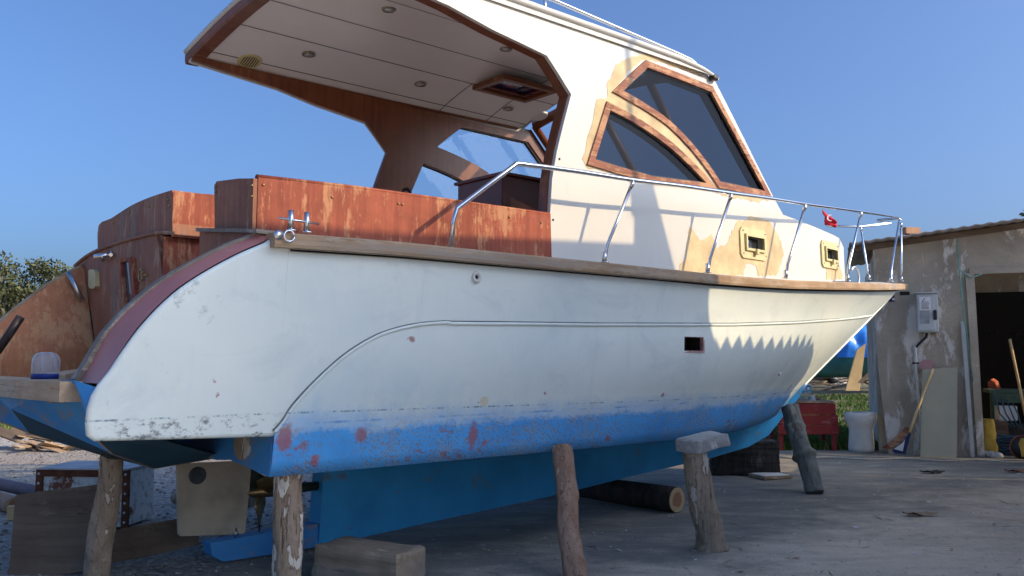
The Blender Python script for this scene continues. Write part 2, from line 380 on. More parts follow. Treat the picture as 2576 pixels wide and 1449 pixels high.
def m_bark(name, c1, c2, peel, dark=(.06, .042, .03), peelamt=.5):
    t = NT(name); g = t.noise(1, 6, t.co((14, 14, 2.2)), .65, .4); b = t.noise(2.2, 4, t.co((2.2, 2.2, .8)), .6, .5)
    c = t.mix(t.ramp(g, .35, .65), c1, c2)
    p = t.noise(4.5, 4, t.co((2, 2, .6), loc=(1, 7, 3)), .6, .2); th = .64 - .11 * peelamt; pm = t.ramp(p, th, th + .012)
    c = t.mix(t.math('MULTIPLY', pm, .85), c, peel)
    ed = t.math('MULTIPLY', t.ramp(t.math('ABSOLUTE', t.math('SUBTRACT', p, th + .006)), .02, .0), .8); c = t.mix(ed, c, (.19, .095, .05))
    k = t.noise(3, 7, t.co((20, 20, 1.2), loc=(2, 2, 8)), .7); c = t.mix(t.ramp(k, .57, .65, 0, .85), c, dark)
    t.bump(g, .8, .02); t.bump(pm, .6, -.01); t.bump(k, .7, -.015); return t.done(c, .85, 0, .2)
MT['bark_grey'] = m_bark('grey_bark', (.30, .225, .155), (.43, .335, .24), (.62, .58, .49), (.085, .055, .04), peelamt=.35)
MT['bark_flaky'] = m_bark('flaking_bark', (.27, .195, .135), (.39, .30, .21), (.76, .70, .57), (.085, .05, .035), peelamt=.85)
MT['bark_red'] = m_bark('red_stripped_bark', (.31, .175, .11), (.44, .285, .195), (.54, .41, .29), (.12, .05, .035), .5)
MT['bark_green'] = m_bark('greenish_bark', (.17, .165, .135), (.265, .265, .23), (.37, .36, .31), peelamt=.6)
MT['bark_dark'] = m_bark('dark_bark', (.035, .03, .026), (.07, .058, .048), (.10, .08, .06), (.015, .012, .01), .2)
def m_end():
    t = NT('log_end'); d = t.math('LENGTH', 0) if False else None
    X, Y, Z = t.sep(); r_ = t.math('SQRT', t.math('ADD', t.math('MULTIPLY', Y, Y), t.math('MULTIPLY', Z, Z)))
    w = t.math('ADD', r_, t.math('MULTIPLY', t.noise(14, 4), .05))
    c = t.mix(t.ramp(w, .08, .095), (.28, .135, .065), (.46, .33, .18)); ring = t.math('SINE', t.math('MULTIPLY', w, 260)); c = t.mix(t.ramp(ring, .2, 1, 0, .25), c, (.2, .1, .05))
    c = t.mix(t.ramp(t.noise(9, 6, None, .7), .6, .68, 0, .5), c, (.12, .08, .05)); t.bump(t.noise(30, 4), .4, .006)
    return t.done(c, .85)
MT['logend'] = m_end()

def m_ground():
    t = NT('yard_ground'); X, Y, Z = t.sep()
    n1 = t.noise(.55, 6, None, .62, .4); n2 = t.noise(3.5, 6, None, .65); n3 = t.noise(28, 5, None, .7); st = t.noise(1.2, 6, t.co((1, 3.2, 1), rot=(0, 0, .45)), .7, .8)
    conc = t.mix(t.ramp(n1, .34, .68), (.57, .48, .355), (.72, .60, .45))
    conc = t.mix(t.ramp(n2, .5, .72, 0, .5), conc, (.80, .68, .52))
    conc = t.mix(t.ramp(st, .46, .78, 0, .6), conc, (.24, .205, .155))
    conc = t.mix(t.ramp(n3, .62, .75, 0, .35), conc, (.24, .22, .2))
    spot = t.noise(7, 5, t.co(loc=(3, 6, 1)), .7); conc = t.mix(t.ramp(spot, .60, .70, 0, .6), conc, (.20, .185, .155))
    spl = t.noise(1.1, 7, t.co(loc=(8, 2, 2)), .72, .6); conc = t.mix(t.ramp(spl, .57, .62, 0, .38), conc, (.60, .575, .52))
    cr = t.vor(.55, t.co((1, 1, 1)), 'DISTANCE_TO_EDGE'); crn = t.math('ADD', cr, t.math('MULTIPLY', t.math('SUBTRACT', n2, .5), .14))
    conc = t.mix(t.ramp(t.math('ABSOLUTE', crn), .004, .001, 0, .10), conc, (.07, .065, .06))
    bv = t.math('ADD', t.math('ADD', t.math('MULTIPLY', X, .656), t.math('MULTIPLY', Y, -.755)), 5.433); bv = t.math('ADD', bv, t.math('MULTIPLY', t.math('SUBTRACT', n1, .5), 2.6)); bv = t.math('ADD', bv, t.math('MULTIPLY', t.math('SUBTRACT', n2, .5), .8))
    stain_shade = t.math('MULTIPLY', t.ramp(bv, 2.35, 1.5), t.ramp(t.noise(1.9, 6, t.co((1, 2.2, 1), rot=(0, 0, .5), loc=(5, 5, 0)), .7), .30, .55, .55, 1)); conc = t.mix(t.math('MULTIPLY', stain_shade, .8), conc, (.13, .135, .125))  # dark staining along the boat, with the shade beneath it painted in
    peb = t.vor(26, None, 'F1', 'Color'); pebd = t.vor(26)
    sx = t.sep(peb)[0]
    grav = t.mix(t.ramp(sx, .1, .9), (.30, .275, .24), (.56, .52, .46)); grav = t.mix(t.ramp(pebd, .3, .55, 0, .6), grav, (.18, .16, .135))
    grav = t.mix(t.ramp(n1, .4, .65, 0, .5), grav, (.40, .335, .27))
    lightg = t.mix(t.ramp(sx, .1, .9), (.36, .33, .29), (.52, .48, .43))
    soil = t.mix(t.ramp(n2, .35, .65), (.13, .12, .07), (.22, .19, .11))
    grit = t.noise(75, 4, None, .75); conc = t.mix(t.ramp(grit, .56, .66, 0, .55), conc, (.16, .14, .115)); conc = t.mix(t.ramp(grit, .40, .30, 0, .4), conc, (.80, .72, .60))
    # dirt side: left of the pad and behind the stern
    e = t.math('ADD', t.math('ADD', X, t.math('MULTIPLY', Y, -.22)), t.math('MULTIPLY', t.math('SUBTRACT', n1, .5), 1.4))
    col = t.mix(t.ramp(e, -2.5, -3.15), conc, grav)
    fl = t.math('ADD', t.math('ADD', t.math('MULTIPLY', X, .5), t.math('MULTIPLY', Y, -1)), t.math('MULTIPLY', t.math('SUBTRACT', n1, .5), 5))
    col = t.mix(t.math('MULTIPLY', t.ramp(fl, -15.5, -17.5), t.ramp(X, 0, -3)), col, lightg)
    far = t.math('ADD', Y, t.math('MULTIPLY', t.math('SUBTRACT', n1, .5), 2.2))
    col = t.mix(t.ramp(far, 12.4, 13.4), col, t.mix(t.ramp(X, -1, 1), lightg, soil))
    rough = t.mix(t.ramp(e, -2.6, -3.1), (.82, .82, .82), (.95, .95, .95))
    t.bump(n2, .5, .03); t.bump(n3, .7, .012); t.bump(grit, .5, .005); t.bump(t.math('MULTIPLY', t.ramp(e, -2.6, -3.1), pebd), .8, -.02); t.bump(st, .2, .01)
    return t.done(col, rough, 0, .25)
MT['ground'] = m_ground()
def m_plaster():
    t = NT('old_plaster'); n = t.noise(.9, 6, None, .65, .4); p = t.noise(1.5, 7, t.co((1.3, 1.3, .6), loc=(2, 1, 4)), .7, .4); f = t.noise(24, 5, None, .7)
    c = t.mix(t.ramp(n, .34, .66), (.53, .455, .345), (.315, .265, .20))
    c = t.mix(t.ramp(p, .53, .58, 0, .85), c, (.78, .74, .66))
    s = t.noise(1, 6, t.co((7, 7, .5), loc=(3, 0, 0)), .7); c = t.mix(t.ramp(s, .6, .68, 0, .55), c, (.70, .67, .62))
    c = t.mix(t.ramp(t.noise(2.2, 6, t.co(loc=(9, 2, 2)), .7), .66, .7, 0, .7), c, (.10, .085, .075))
    c = t.mix(t.ramp(f, .62, .72, 0, .4), c, (.12, .11, .1)); t.bump(p, .7, .03); t.bump(f, .8, .014); t.bump(n, .5, .04)
    return t.done(c, .93, 0, .15)
MT['plaster'] = m_plaster()
def m_rusty():
    t = NT('rusty_white_enamel'); r_ = t.noise(4.5, 7, None, .72, .4); c = t.mix(t.ramp(r_, .52, .58), (.66, .66, .61), (.20, .075, .035))
    c = t.mix(t.ramp(t.noise(18, 5), .5, .7, 0, .6), c, (.09, .04, .025)); c = t.mix(t.ramp(r_, .6, .5, 0, .0), c, (.6, .6, .56)); t.bump(r_, .4, .008); return t.done(c, .7)
MT['rusty'] = m_rusty()
def m_redpaint():
    t = NT('worn_red_paint'); r_ = t.noise(3, 7, t.co((.6, .6, 3)), .72, .4); c = t.mix(t.ramp(t.noise(2, 4), .3, .7), (.33, .03, .026), (.24, .022, .02))
    c = t.mix(t.ramp(r_, .56, .62, 0, .6), c, (.40, .2, .17)); t.bump(r_, .3, .006); return t.done(c, .6)
MT['redpaint'] = m_redpaint()
def m_corr():
    t = NT('roof_sheet'); n = t.noise(2, 6, None, .65); c = t.mix(t.ramp(n, .35, .65), (.22, .2, .185), (.33, .30, .28)); t.bump(n, .3, .01); return t.done(c, .85)
MT['corr'] = m_corr()
MT['concrete'] = simple('weathered_concrete', (.30, .285, .265), .9, 0, .3, 5, .2, .6)
MT['tarp'] = simple('blue_tarp', (.02, .22, .78), .35, 0, .3, 3, .6, .3)
MT['tealboat'] = simple('teal_paint', (.02, .13, .15), .5, 0, .3, 2)
MT['plastic'] = simple('off_white_plastic', (.62, .60, .55), .5, 0, .12, 9)
MT['boxgrey'] = simple('grey_enamel', (.50, .52, .50), .45, 0, .1, 8)
MT['pink'] = simple('faded_pink', (.45, .24, .24), .7, 0, .15)
MT['rope'] = simple('pale_rope', (.55, .48, .38), .9, 0, .2, 60)
MT['bluerope'] = simple('dark_blue_hose', (.03, .075, .11), .6)
MT['yellow'] = simple('yellow_plastic', (.46, .29, .04), .5, 0, .3, 6)
MT['orange'] = simple('orange_plastic', (.40, .08, .025), .6, 0, .4, 9)
MT['greenpaint'] = simple('dull_green_paint', (.06, .11, .07), .7)
MT['stone'] = simple('pale_stone', (.45, .43, .40), .9, 0, .25, 9, .2, .5)
MT['paper'] = simple('printed_paper', (.72, .72, .70), .7, 0, .05)
MT['ink'] = simple('ink', (.03, .03, .035), .7)
MT['signblue'] = simple('sign_blue', (.015, .03, .11), .5)
MT['labelblue'] = simple('label_blue', (.03, .30, .50), .5)
MT['bluebase'] = simple('dark_blue_plastic', (.01, .03, .20), .4)
MT['flagred'] = simple('flag_red', (.62, .015, .03), .8, 0, .1)
MT['flagwhite'] = simple('flag_white', (.8, .78, .78), .8, 0, .05)
MT['sheet'] = simple('cloudy_acrylic', (.42, .385, .26), .22, 0, .12, 1.5, .5, .02)
MT['steelplate'] = simple('stained_plate', (.46, .385, .275), .55, .15, .3, 4)
MT['bronze'] = simple('bronze', (.30, .21, .10), .38, .9, .3, 6)
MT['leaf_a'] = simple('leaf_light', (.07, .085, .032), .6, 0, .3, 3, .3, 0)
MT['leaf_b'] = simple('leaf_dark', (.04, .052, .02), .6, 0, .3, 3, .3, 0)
MT['leaf_c'] = simple('leaf_olive', (.085, .088, .038), .6, 0, .3, 3, .3, 0)
MT['trunk'] = simple('trunk_bark', (.16, .12, .09), .9, 0, .3, 8)
MT['blade_a'] = simple('grass_blade', (.075, .14, .025), .6, 0, .3, 3, .2, 0)
MT['blade_b'] = simple('dry_grass_blade', (.21, .19, .06), .7, 0, .3, 3, .2, 0)
MT['brick'] = simple('old_brick', (.38, .22, .13), .9, 0, .25, 7, .2, .5)

exec_parts = []
# ------------------------------------------------------------------ the motor boat
def plan(b, u1, p, ue):
    return lambda u, w=0: b if u <= u1 else b * max(0.0, 1 - ((u - u1) / (ue - u1)) ** p) if u < ue else 0.0
vrail = plan(1.45, 2.2, 2.4, 9.5); vtop = plan(1.40, 2.2, 2.4, 9.27); vkn = plan(1.357, 2.2, 2.2, 8.6)
vwl = plan(1.30, 2.0, 2.1, 6.9); vch = plan(1.25, 1.6, 2.2, 6.5); vcab0 = plan(1.20, 2.5, 2.2, 10)
vcab = lambda u, w: vcab0(u) - .03 * (w - 1.9)
sheer_tab = [(-.1, 1.866), (.6, 1.881), (1.78, 1.882), (2.52, 1.884), (3.44, 1.885), (3.99, 1.895), (4.66, 1.916), (5.5, 1.958), (6.72, 2.031), (7.77, 2.105), (9.6, 2.247)]
kn_tab = [(.98, 1.455), (1.5, 1.466), (2.2, 1.478), (3.05, 1.5), (3.84, 1.522), (4.93, 1.571), (6.01, 1.634), (8.6, 1.80)]
sheer = lambda u: interp(sheer_tab, u)
boat = empty('motor_boat', BO, TH, 'white cabin motor boat with blue bottom and varnished cockpit, propped on timber poles', 'boat')

def vsec(w):                                            # half breadth of the flat stern section at height w
    return 1.30 + (w - .98) * .10 / .84
def bend(u, w): return (u, vsec(w), w)

# hull sides
NS = 64
def ts(i): t = i / NS; return 1 - (1 - t) ** 1.35
def hull_rows(side):
    rows = []
    for i in range(NS + 1):
        t = ts(i); r = []
        pts = []
        u = 9.25 * t; pts.append((u, vtop(u), sheer(u) - .062 - .03 * t))
        u = 8.6 * t; pts.append((u, vkn(u), interp(kn_tab, u)))
        u = 6.9 * t; pts.append((u, vwl(u), interp([(0, .98), (2, .966), (4.6, .942), (6.9, .925)], u)))
        u = 6.5 * t; pts.append((u, vch(u), interp([(0, .67), (2, .668), (3.3, .655), (4, .648), (4.8, .658), (6.15, .684), (6.5, .695)], u)))
        u = 6.25 * t; pts.append((u, .085 if u < 5.6 else max(.0, .085 * (6.25 - u) / .65), interp([(0, .80), (1.1, .56), (2, .5), (5, .5), (6.25, .58)], u)))
        nsub = (6, 6, 4, 4)
        for k in range(4):
            a, b = Vector(pts[k]), Vector(pts[k + 1])
            for j in range(nsub[k]):
                f = j / nsub[k]; q = a.lerp(b, f)
                bulge = (-.03 * t * (1 - t) * 4, .035 * t * (1 - t) * 4, .02 * t, 0)[k] * 4 * f * (1 - f) * min(1, 6 * (1 - t))
                q.y = max(0, q.y + bulge * (1 if k else t)); r.append(B(q.x, side * q.y, q.z))
        r.append(B(pts[4][0], side * pts[4][1], pts[4][2])); rows.append(r)
    return rows
# stern quarter outline, traced on the flat side
stern_px = [(690, 606), (671, 619), (607, 647), (519, 695), (444, 747), (370, 821), (315, 895), (285, 940), (259, 972), (242, 1000), (233, 1030), (229, 1065), (231, 1093), (240, 1100)]
stern = []
for x, y in stern_px:
    u, v, w = on_s(x, y, lambda u, w: vsec(w)); stern.append((u, w))
stern_top = arc2(stern[:9], 4)
stern_out = stern_top + stern[9:] + [on_s(690, 1087, lambda u, w: vsec(w))[::2]]
stern_out[0] = (.0, stern_out[0][1]); stern_out[-1] = (.0, .888)
stern_out = [(min(u, 0), w) for u, w in stern_out]
hb = MB()
for sd in (1, -1):
    hb.grid(hull_rows(sd))
    nf = set(hb.bm.faces)
    hb.plate(stern_out, (), .07, lambda a, b, d, sd=sd: B(a, sd * (vsec(b) - d), b), 0, .12)
hb.bm.faces.ensure_lookup_table()
bmesh.ops.delete(hb.bm, geom=[f for f in hb.bm.faces if all(abs(v.co.x) < 1e-4 for v in f.verts)], context='FACES')
# opening for the engine exhaust in the starboard side
def side_at(px, py):                                    # point on the hull side between knuckle and waterline
    f = lambda u, w: vwl(u) + (vkn(u) - vwl(u)) * max(0, min(1, (w - .95) / .55)) + .02
    return on_s(px, py, f)
e0 = side_at(1717, 885); e1 = side_at(1770, 848)
hx0, hx1, hz0, hz1 = e0[0], e1[0], e0[2] + .005, e1[2]
for no, x in ((Vector((1, 0, 0)), hx0), (Vector((1, 0, 0)), hx1), (Vector((0, 0, 1)), hz0), (Vector((0, 0, 1)), hz1)):
    fs = [f for f in hb.bm.faces if f.calc_center_median().y < -.8 and abs(f.calc_center_median().x - (hx0 + hx1) / 2) < .4 and abs(f.calc_center_median().z - (hz0 + hz1) / 2) < .3]
    g = set(fs)
    for f in fs: g.update(f.edges); g.update(f.verts)
    bmesh.ops.bisect_plane(hb.bm, geom=list(g), plane_co=no * x, plane_no=no)
bmesh.ops.delete(hb.bm, geom=[f for f in hb.bm.faces if f.calc_center_median().y < -.8 and hx0 < f.calc_center_median().x < hx1 and hz0 < f.calc_center_median().z < hz1], context='FACES')
hull = hb.build('hull', MT['hull'], boat, fix=False)
m = MB(); vh = e0[1]
for c_, d_ in (((( hx0 + hx1) / 2, vh - .16, (hz0 + hz1) / 2), (hx1 - hx0 + .04, .01, hz1 - hz0 + .04)), (((hx0 + hx1) / 2, vh - .08, hz0 - .012), (hx1 - hx0 + .04, .14, .012)), (((hx0 + hx1) / 2, vh - .08, hz1 + .012), (hx1 - hx0 + .04, .14, .012)),
               ((hx0 - .012, vh - .08, (hz0 + hz1) / 2), (.012, .14, hz1 - hz0)), ((hx1 + .012, vh - .08, (hz0 + hz1) / 2), (.012, .14, hz1 - hz0))):
    m.box(B(*c_), d_)
xp = m.build('exhaust_port', MT['dark'], hull)
m = MB(); m.plate([(hx0 - .012, hz0 - .012), (hx1 + .012, hz0 - .012), (hx1 + .012, hz1 + .012), (hx0 - .012, hz1 + .012)], [[(hx0 + .004, hz0 + .004), (hx1 - .004, hz0 + .004), (hx1 - .004, hz1 - .004), (hx0 + .004, hz1 - .004)]], .03, lambda a, b, d: B(a, vh + (side_at(1717, 866)[1] - vh) * (hx1 - a) / (hx1 - hx0) + .003 - d, b)); m.build('cut_edge', simple('raw_cut_edge', (.40, .24, .22), .9, 0, .5, 30), xp)
# moulded spray strip: down the stern quarter, then along the side to the stem
kp = [on_s(x, y, lambda u, w: vsec(w)) for x, y in [(690, 1087), (712, 1062), (740, 1020), (800, 955), (870, 893), (940, 850), (1000, 828), (1060, 816), (1120, 811)]]
path = [B(u, v + .002, w) for u, v, w in arc(kp, 6)]
for i in range(60):
    u = kp[-1][0] + .05 + (8.52 - kp[-1][0]) * i / 59; path.append(B(u, vkn(u) + .002, interp(kn_tab, u)))
m = MB(); m.tube(path, .011, 8); m.build('spray_strip', MT['hull'], hull)
m = MB(); m.tube([p + (Vector((-.010, -.004, .008)) if i < 49 else Vector((0, -.002, .012))) for i, p in enumerate(path)], .0042, 6); m.build('strip_seam', simple('dark_seam', (.14, .15, .14), .9, 0, .5, 9), hull)  # thin dark line drawn along the crease of the strip
m = MB(); m.tube([B(u, vsec(w) - .020, w) for u, w in stern_out], .019, 10); m.build('rounded_edge', MT['hull'], hull)
for x, y, nm in ((1198, 697, 1), (1960, 935, 2)):
    f = (lambda u, w: vkn(u) + (vtop(u) - vkn(u)) * (w - 1.48) / .35) if nm == 1 else (lambda u, w: vwl(u) + (vkn(u) - vwl(u)) * (w - .93) / .68 + .03)
    u, v, w = on_s(x, y, f); du = .3; dv = f(u + du, w) - f(u - du, w)
    nrm = Vector((-dv, -2 * du, 0)).normalized() if False else Vector((-(dv), -(2 * du), -.1)).normalized()
    nrm = Vector((-dv / (2 * du), -1, 0)).normalized()
    ax = nrm.to_track_quat('Z', 'Y').to_matrix()
    m = MB(); m.lathe([(.018, -.02), (.034, -.02), (.036, .006), (.03, .012), (.018, .013), (.015, .002), (.001, .001)], 20, B(u, v, w), ax); fit = m.build('through_hull_fitting', MT['plastic'], hull)
    m = MB(); m.lathe([(.012, -.01), (.012, .004), (.001, .0045)], 14, B(u, v, w), ax); m.build('drain_hole', MT['black'], fit)

# stern quarters: painted band and timber cap that follow the curve inboard of the white edge
n_t = len(stern_top)
bwd = lambda w: max(.08, .29 - .29 * (w - 1.15))
lf = lambda w: max(0, min(1, (w - 1.13) / .2))
cv = stern_top[::-1] ; cv = [p for p in cv if p[1] > 1.125]
for sd in (1, -1):
    m = MB(); m.grid([[B(u - .014 - .035 * k / 4 * lf(w), sd * (vsec(w) - .022 - (bwd(w) - .02) * k / 4), w + .012 + .008 * lf(w) + .022 * k / 4 * lf(w)) for k in range(5)] for u, w in cv]); m.build('quarter_band', MT['redband'], boat, fix=False)
    if sd < 0: continue
    m = MB()
    rows = []
    for i, (u, w) in enumerate(cv):
        a = Vector(cv[max(0, i - 1)]); b = Vector(cv[min(len(cv) - 1, i + 1)]); t = (b - a).normalized(); n = Vector((-t.y, t.x))
        if n.x > 0: n = -n
        v0, v1 = vsec(w) - bwd(w), vsec(w) - bwd(w) - .075
        q = [Vector((u, w)) + n * (-.01 + .025 * lf(w)), Vector((u, w)) + n * (.045 + .03 * lf(w))]
        rows.append([B(q[0].x, sd * v0, q[0].y), B(q[1].x, sd * v0, q[1].y), B(q[1].x, sd * v1, q[1].y), B(q[0].x, sd * v1, q[0].y), B(q[0].x, sd * v0, q[0].y)])
    m.grid(rows, False); m.build('quarter_cap', MT['teak_grey'], boat)
    # inner face of the quarter
    m = MB(); inn = [(min(u, -.02), w + .03) for u, w in stern_top] + [(-.95, 1.12), (-.02, 1.12)]
    m.plate(inn, (), .04, lambda a, b, d, sd=sd: B(a, sd * (vsec(b) - bwd(b) - .08 + d), b), 0, .1); m.build('quarter_lining', MT['wing'], boat)
fw = lambda w: 1.03 + max(0, w - 1.3) * .40
def on_port(x, y):
    v = -1.2
    for _ in range(30): u, w = on_v(x, y, v); v = v * .5 - fw(w) * .5
    return u, w
pw_top = [on_port(x, y) for x, y in [(211, 670), (167, 690), (111, 725), (56, 765), (19, 795), (0, 812), (-40, 858), (-70, 905)]]
m = MB(); m.plate(pw_top + [on_port(-80, 965), on_port(242, 965), on_port(238, 880)], (), .03, lambda a, b, d: B(a, -fw(b) - d, b), 0, .08); m.build('quarter_lining', MT['wing'], boat)
m = MB(); m.tube([B(u, -fw(w) - .012, w + .004) for u, w in arc2(pw_top, 3)], .014, 8); m.build('quarter_cap', MT['teak'], boat)
# aft faces under the swimming platform and the sloping underside
A = on_s(236, 1100, lambda u, w: 1.27); A = (A[0], 1.27, A[2])
E_ = on_v(281, 1141, .80); E_ = (E_[0], .80, E_[1])
Bp = on_v(388, 1179, .45); Bp = (Bp[0], .45, Bp[1]); Cp = on_v(562, 1149, .45); Cp = (Cp[0], .45, Cp[1]); Dp = on_s(400, 1091, lambda u, w: 1.26); Dp = (Dp[0], 1.26, .89)
Mi = (-.90, 0.0, .985)
for sd in (1, -1):
    f = lambda p: B(p[0], sd * p[1], p[2])
    m = MB(); T1 = (stern[8][0] - .005, 1.298, stern[8][1] - .01); T2 = (-.885, 1.10, 1.16); T3 = (-.92, 0, 1.12); A2 = (stern[10][0] - .012, 1.285, stern[10][1])
    for tri in ((T1, T2, A2), (A2, T2, A), (A, T2, E_), (E_, T2, Mi), (T2, T3, Mi)): m.poly([f(p) for p in tri])
    m.build('stern_face', MT['keelworn'], boat, fix=False)
    m = MB(); up = .012
    for tri in ((A, E_, Bp), (A, Bp, Cp), (A, Cp, Dp)):
        m.poly([f(p) for p in tri]); m.poly([f((p[0], p[1], p[2] + up)) for p in tri])
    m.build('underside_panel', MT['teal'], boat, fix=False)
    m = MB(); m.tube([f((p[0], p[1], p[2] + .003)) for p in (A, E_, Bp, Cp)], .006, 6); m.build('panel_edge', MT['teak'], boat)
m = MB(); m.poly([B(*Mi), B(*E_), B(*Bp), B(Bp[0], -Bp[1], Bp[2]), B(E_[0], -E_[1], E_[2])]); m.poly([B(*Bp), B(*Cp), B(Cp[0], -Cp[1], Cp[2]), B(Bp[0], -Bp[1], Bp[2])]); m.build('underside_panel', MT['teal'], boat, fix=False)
# transom, keel, rudder, propeller
m = MB(); tp = [(1.25, .67), (.78, .715), (.60, .70), (-.60, .70), (-.78, .715), (-1.25, .67), (-1.265, .9), (-1.37, 1.8), (1.37, 1.8), (1.265, .9)]
m.plate(tp, (), .05, lambda a, b, d: B(d - .004, a, b)); tr = m.build('transom', MT['keelworn'], boat)
m = MB(); ev, ew = on_u(606, 1121, -.02); ring = [(ev + .085 * math.cos(a), ew + .075 * math.sin(a)) for a in [k * math.pi / 12 for k in range(24)]]
m.plate(ring, (), .02, lambda a, b, d: B(-.022 + d, a, b)); m.build('outlet_cover', MT['bark_grey'], tr)
kb = [on_v(x, y, 0) for x, y in [(787, 1372), (1100, 1303), (1395, 1240), (1560, 1199), (1721, 1162), (1782, 1148), (1867, 1123), (1918, 1094), (1958, 1043), (1996, 998)]]
kpoly = kb + [(6.9, 1.0), (6.2, .66), (5.5, .58), (.96, .58)]
m = MB(); m.plate(kpoly, (), .15, lambda a, b, d: B(a, .075 - d, b)); keel = m.build('keel', MT['keel'], boat)
st = [on_v(x, y, 0) for x, y in [(1990, 1005), (2050, 941), (2130, 860), (2195, 794), (2256, 729)]]
m = MB(); m.tube([B(u - .012, 0, w) for u, w in arc2(st, 5)], .02, 8); m.build('stem', MT['hull'], boat)
sh = [on_v(x, y, .06) for x, y in [(529, 1367), (533, 1398), (562, 1413), (709, 1391), (800, 1375), (800, 1318), (709, 1334)]]
m = MB(); m.plate(sh, (), .12, lambda a, b, d: B(a, .06 - d, b)); m.build('rudder_shoe', MT['keelworn'], keel)
ru = [on_v(x, y, .012) for x, y in [(445, 1167), (632, 1158), (630, 1200), (617, 1338), (611, 1343), (455, 1349), (449, 1344)]]
m = MB(); m.plate(ru, (), .022, lambda a, b, d: B(a, .012 - d, b)); rud = m.build('rudder', MT['steelplate'], boat)
u, w = on_v(496, 1196, .012); ax = Vector((0, -1, 0)).to_track_quat('Z', 'Y').to_matrix()
m = MB(); m.lathe([(.052, -.01), (.052, .012), (.04, .02), (.034, .014), (.012, .013), (.011, .024), (.001, .025)], 22, B(u, .012, w), ax); m.build('anode', simple('dull_zinc', (.08, .085, .09), .7, .3, .4, 12), rud)
u, w = on_v(592, 1340, 0); m = MB(); m.tube([B(u, 0, w - .05), B(u, 0, w + .03)], .014, 10); m.lathe([(.024, 0), (.024, .014), (.001, .015)], 12, B(u, 0, w - .012)); m.build('pintle', MT['brushed'], rud)
uc, wc = .55, .41
m = MB()
for k in range(3):
    a0 = R(-90 + 120 * k); rows = []; ra, ta_ = (math.cos(a0), math.sin(a0)), (-math.sin(a0), math.cos(a0))
    for i in range(13):
        f = i / 12; r_ = .03 + .225 * f; wd = .085 * (1 - f) ** .8 * min(1, .45 + 2.2 * f) + .002; tw = R(28 + 40 * f)
        rows.append([B(uc + math.cos(tw) * wd * q, -(r_ * ra[0] + math.sin(tw) * wd * q * ta_[0]), wc + r_ * ra[1] + math.sin(tw) * wd * q * ta_[1]) for q in (-1, -.5, 0, .5, 1)])
    m.grid(rows)
bl = m.build('propeller', MT['bronze'], boat, fix=False)
md = bl.modifiers.new('thick', 'SOLIDIFY'); md.thickness = .008
m = MB(); m.tube([B(uc - .1, 0, wc), B(uc - .05, 0, wc), B(uc + .06, 0, wc), B(uc + .4, 0, wc)], [.012, .035, .04, .03], 14); m.build('propeller_hub', MT['bronze'], bl)
# rub rail, deck
rail_rows = []
for i in range(90):
    u = -.1 + 9.64 * (1 - (1 - i / 89) ** 1.5); v = max(vrail(u), .012 if u < 9.5 else .012); w = sheer(u); vi = max(0, v - .11)
    rail_rows.append([B(u, sg * a, b) for sg in (1,) for a, b in ((vi, w - .07), (v - .006, w - .072), (v, w - .055), (v, w - .012), (v - .008, w), (vi, w), (vi, w - .07))])
for sd in (1, -1):
    m = MB(); m.grid([[Vector((p.x, p.y * sd, p.z)) for p in r] for r in rail_rows], False); m.face([m.bm.verts.new(Vector((p.x, p.y * sd, p.z))) for p in rail_rows[0][:6]]); m.build('rub_rail', MT['teak'], boat, fix=False)
    m = MB(); m.grid([[B(u, sd * max(0, max(vtop(u), .0) + .004), sheer(u) - .074), B(u, sd * max(0, vtop(u) + .018), sheer(u) - .086)] for u in [9.2 * (k / 70) for k in range(71)]]); m.build('under_rail_strip', MT['black'], boat, fix=False)  # rub rail, then a plain black strip just below it
m = MB(); rows = []
for i in range(70):
    u = 1.9 + 7.55 * i / 69; v = max(.005, vrail(u) - .08); rows.append([B(u, v * k / 6, sheer(u) - .004 + .05 * (1 - (k / 6) ** 2) * min(1, (9.5 - u))) for k in range(-6, 7)])
m.grid(rows)
for sd in (1, -1):
    m.grid([[B(-.1 + 2.05 * i / 8, sd * 1.39, sheer(0) - .004), B(-.1 + 2.05 * i / 8, sd * 1.10, sheer(0) + .002)] for i in range(9)])
m.build('deck', MT['white'], boat, fix=False)
m = MB(); m.box(B(1.0, 0, 1.30), (2.3, 2.4, .04)); m.build('cockpit_sole', MT['sole'], boat)
m = MB(); m.plate([(-1.15, 1.3), (1.15, 1.3), (1.15, 1.95), (.35, 1.95), (.35, 1.32), (-.3, 1.32), (-.3, 1.95), (-1.15, 1.95)], (), .04, lambda a, b, d: B(2.3 + d, a, b)); m.build('bulkhead', MT['inner'], boat)
# cockpit coaming, transom seats
co_px = [(650, 446), (900, 474), (1140, 507), (1385, 541), (1388, 652), (1140, 633), (700, 586), (646, 578)]
m = MB(); m.plate([on_v(x, y, 1.2) for x, y in co_px], (), .05, lambda a, b, d: B(a, 1.2 - d, b)); cm = m.build('cockpit_coaming', MT['varnish'], boat)
tpp = [on_v(x, y, 1.2) for x, y in co_px[:4]]
m = MB(); m.tube([B(u, 1.18, w + .006) for u, w in tpp], .022, 8, ell=.6); m.build('coaming_cap', MT['varnish'], cm)
aftx = Vector((-1, 0, 0)).to_track_quat('Z', 'Y').to_matrix()
def screw(p, axm, par, mat='brass', r=.0075):
    m = MB(); m.lathe([(r, -.003), (r, .004), (r * .55, .008), (.001, .009)], 10, p, axm); return m.build('screw_head', MT[mat], par)
for x, y in ((662, 465), (835, 496), (1002, 512), (1012, 514), (1281, 546), (1361, 560)):
    u, w = on_v(x, y, 1.2); screw(B(u, 1.2, w), ax, cm)
cp2 = [on_v(*p, -1.12) for p in ((520, 470), (900, 480))]
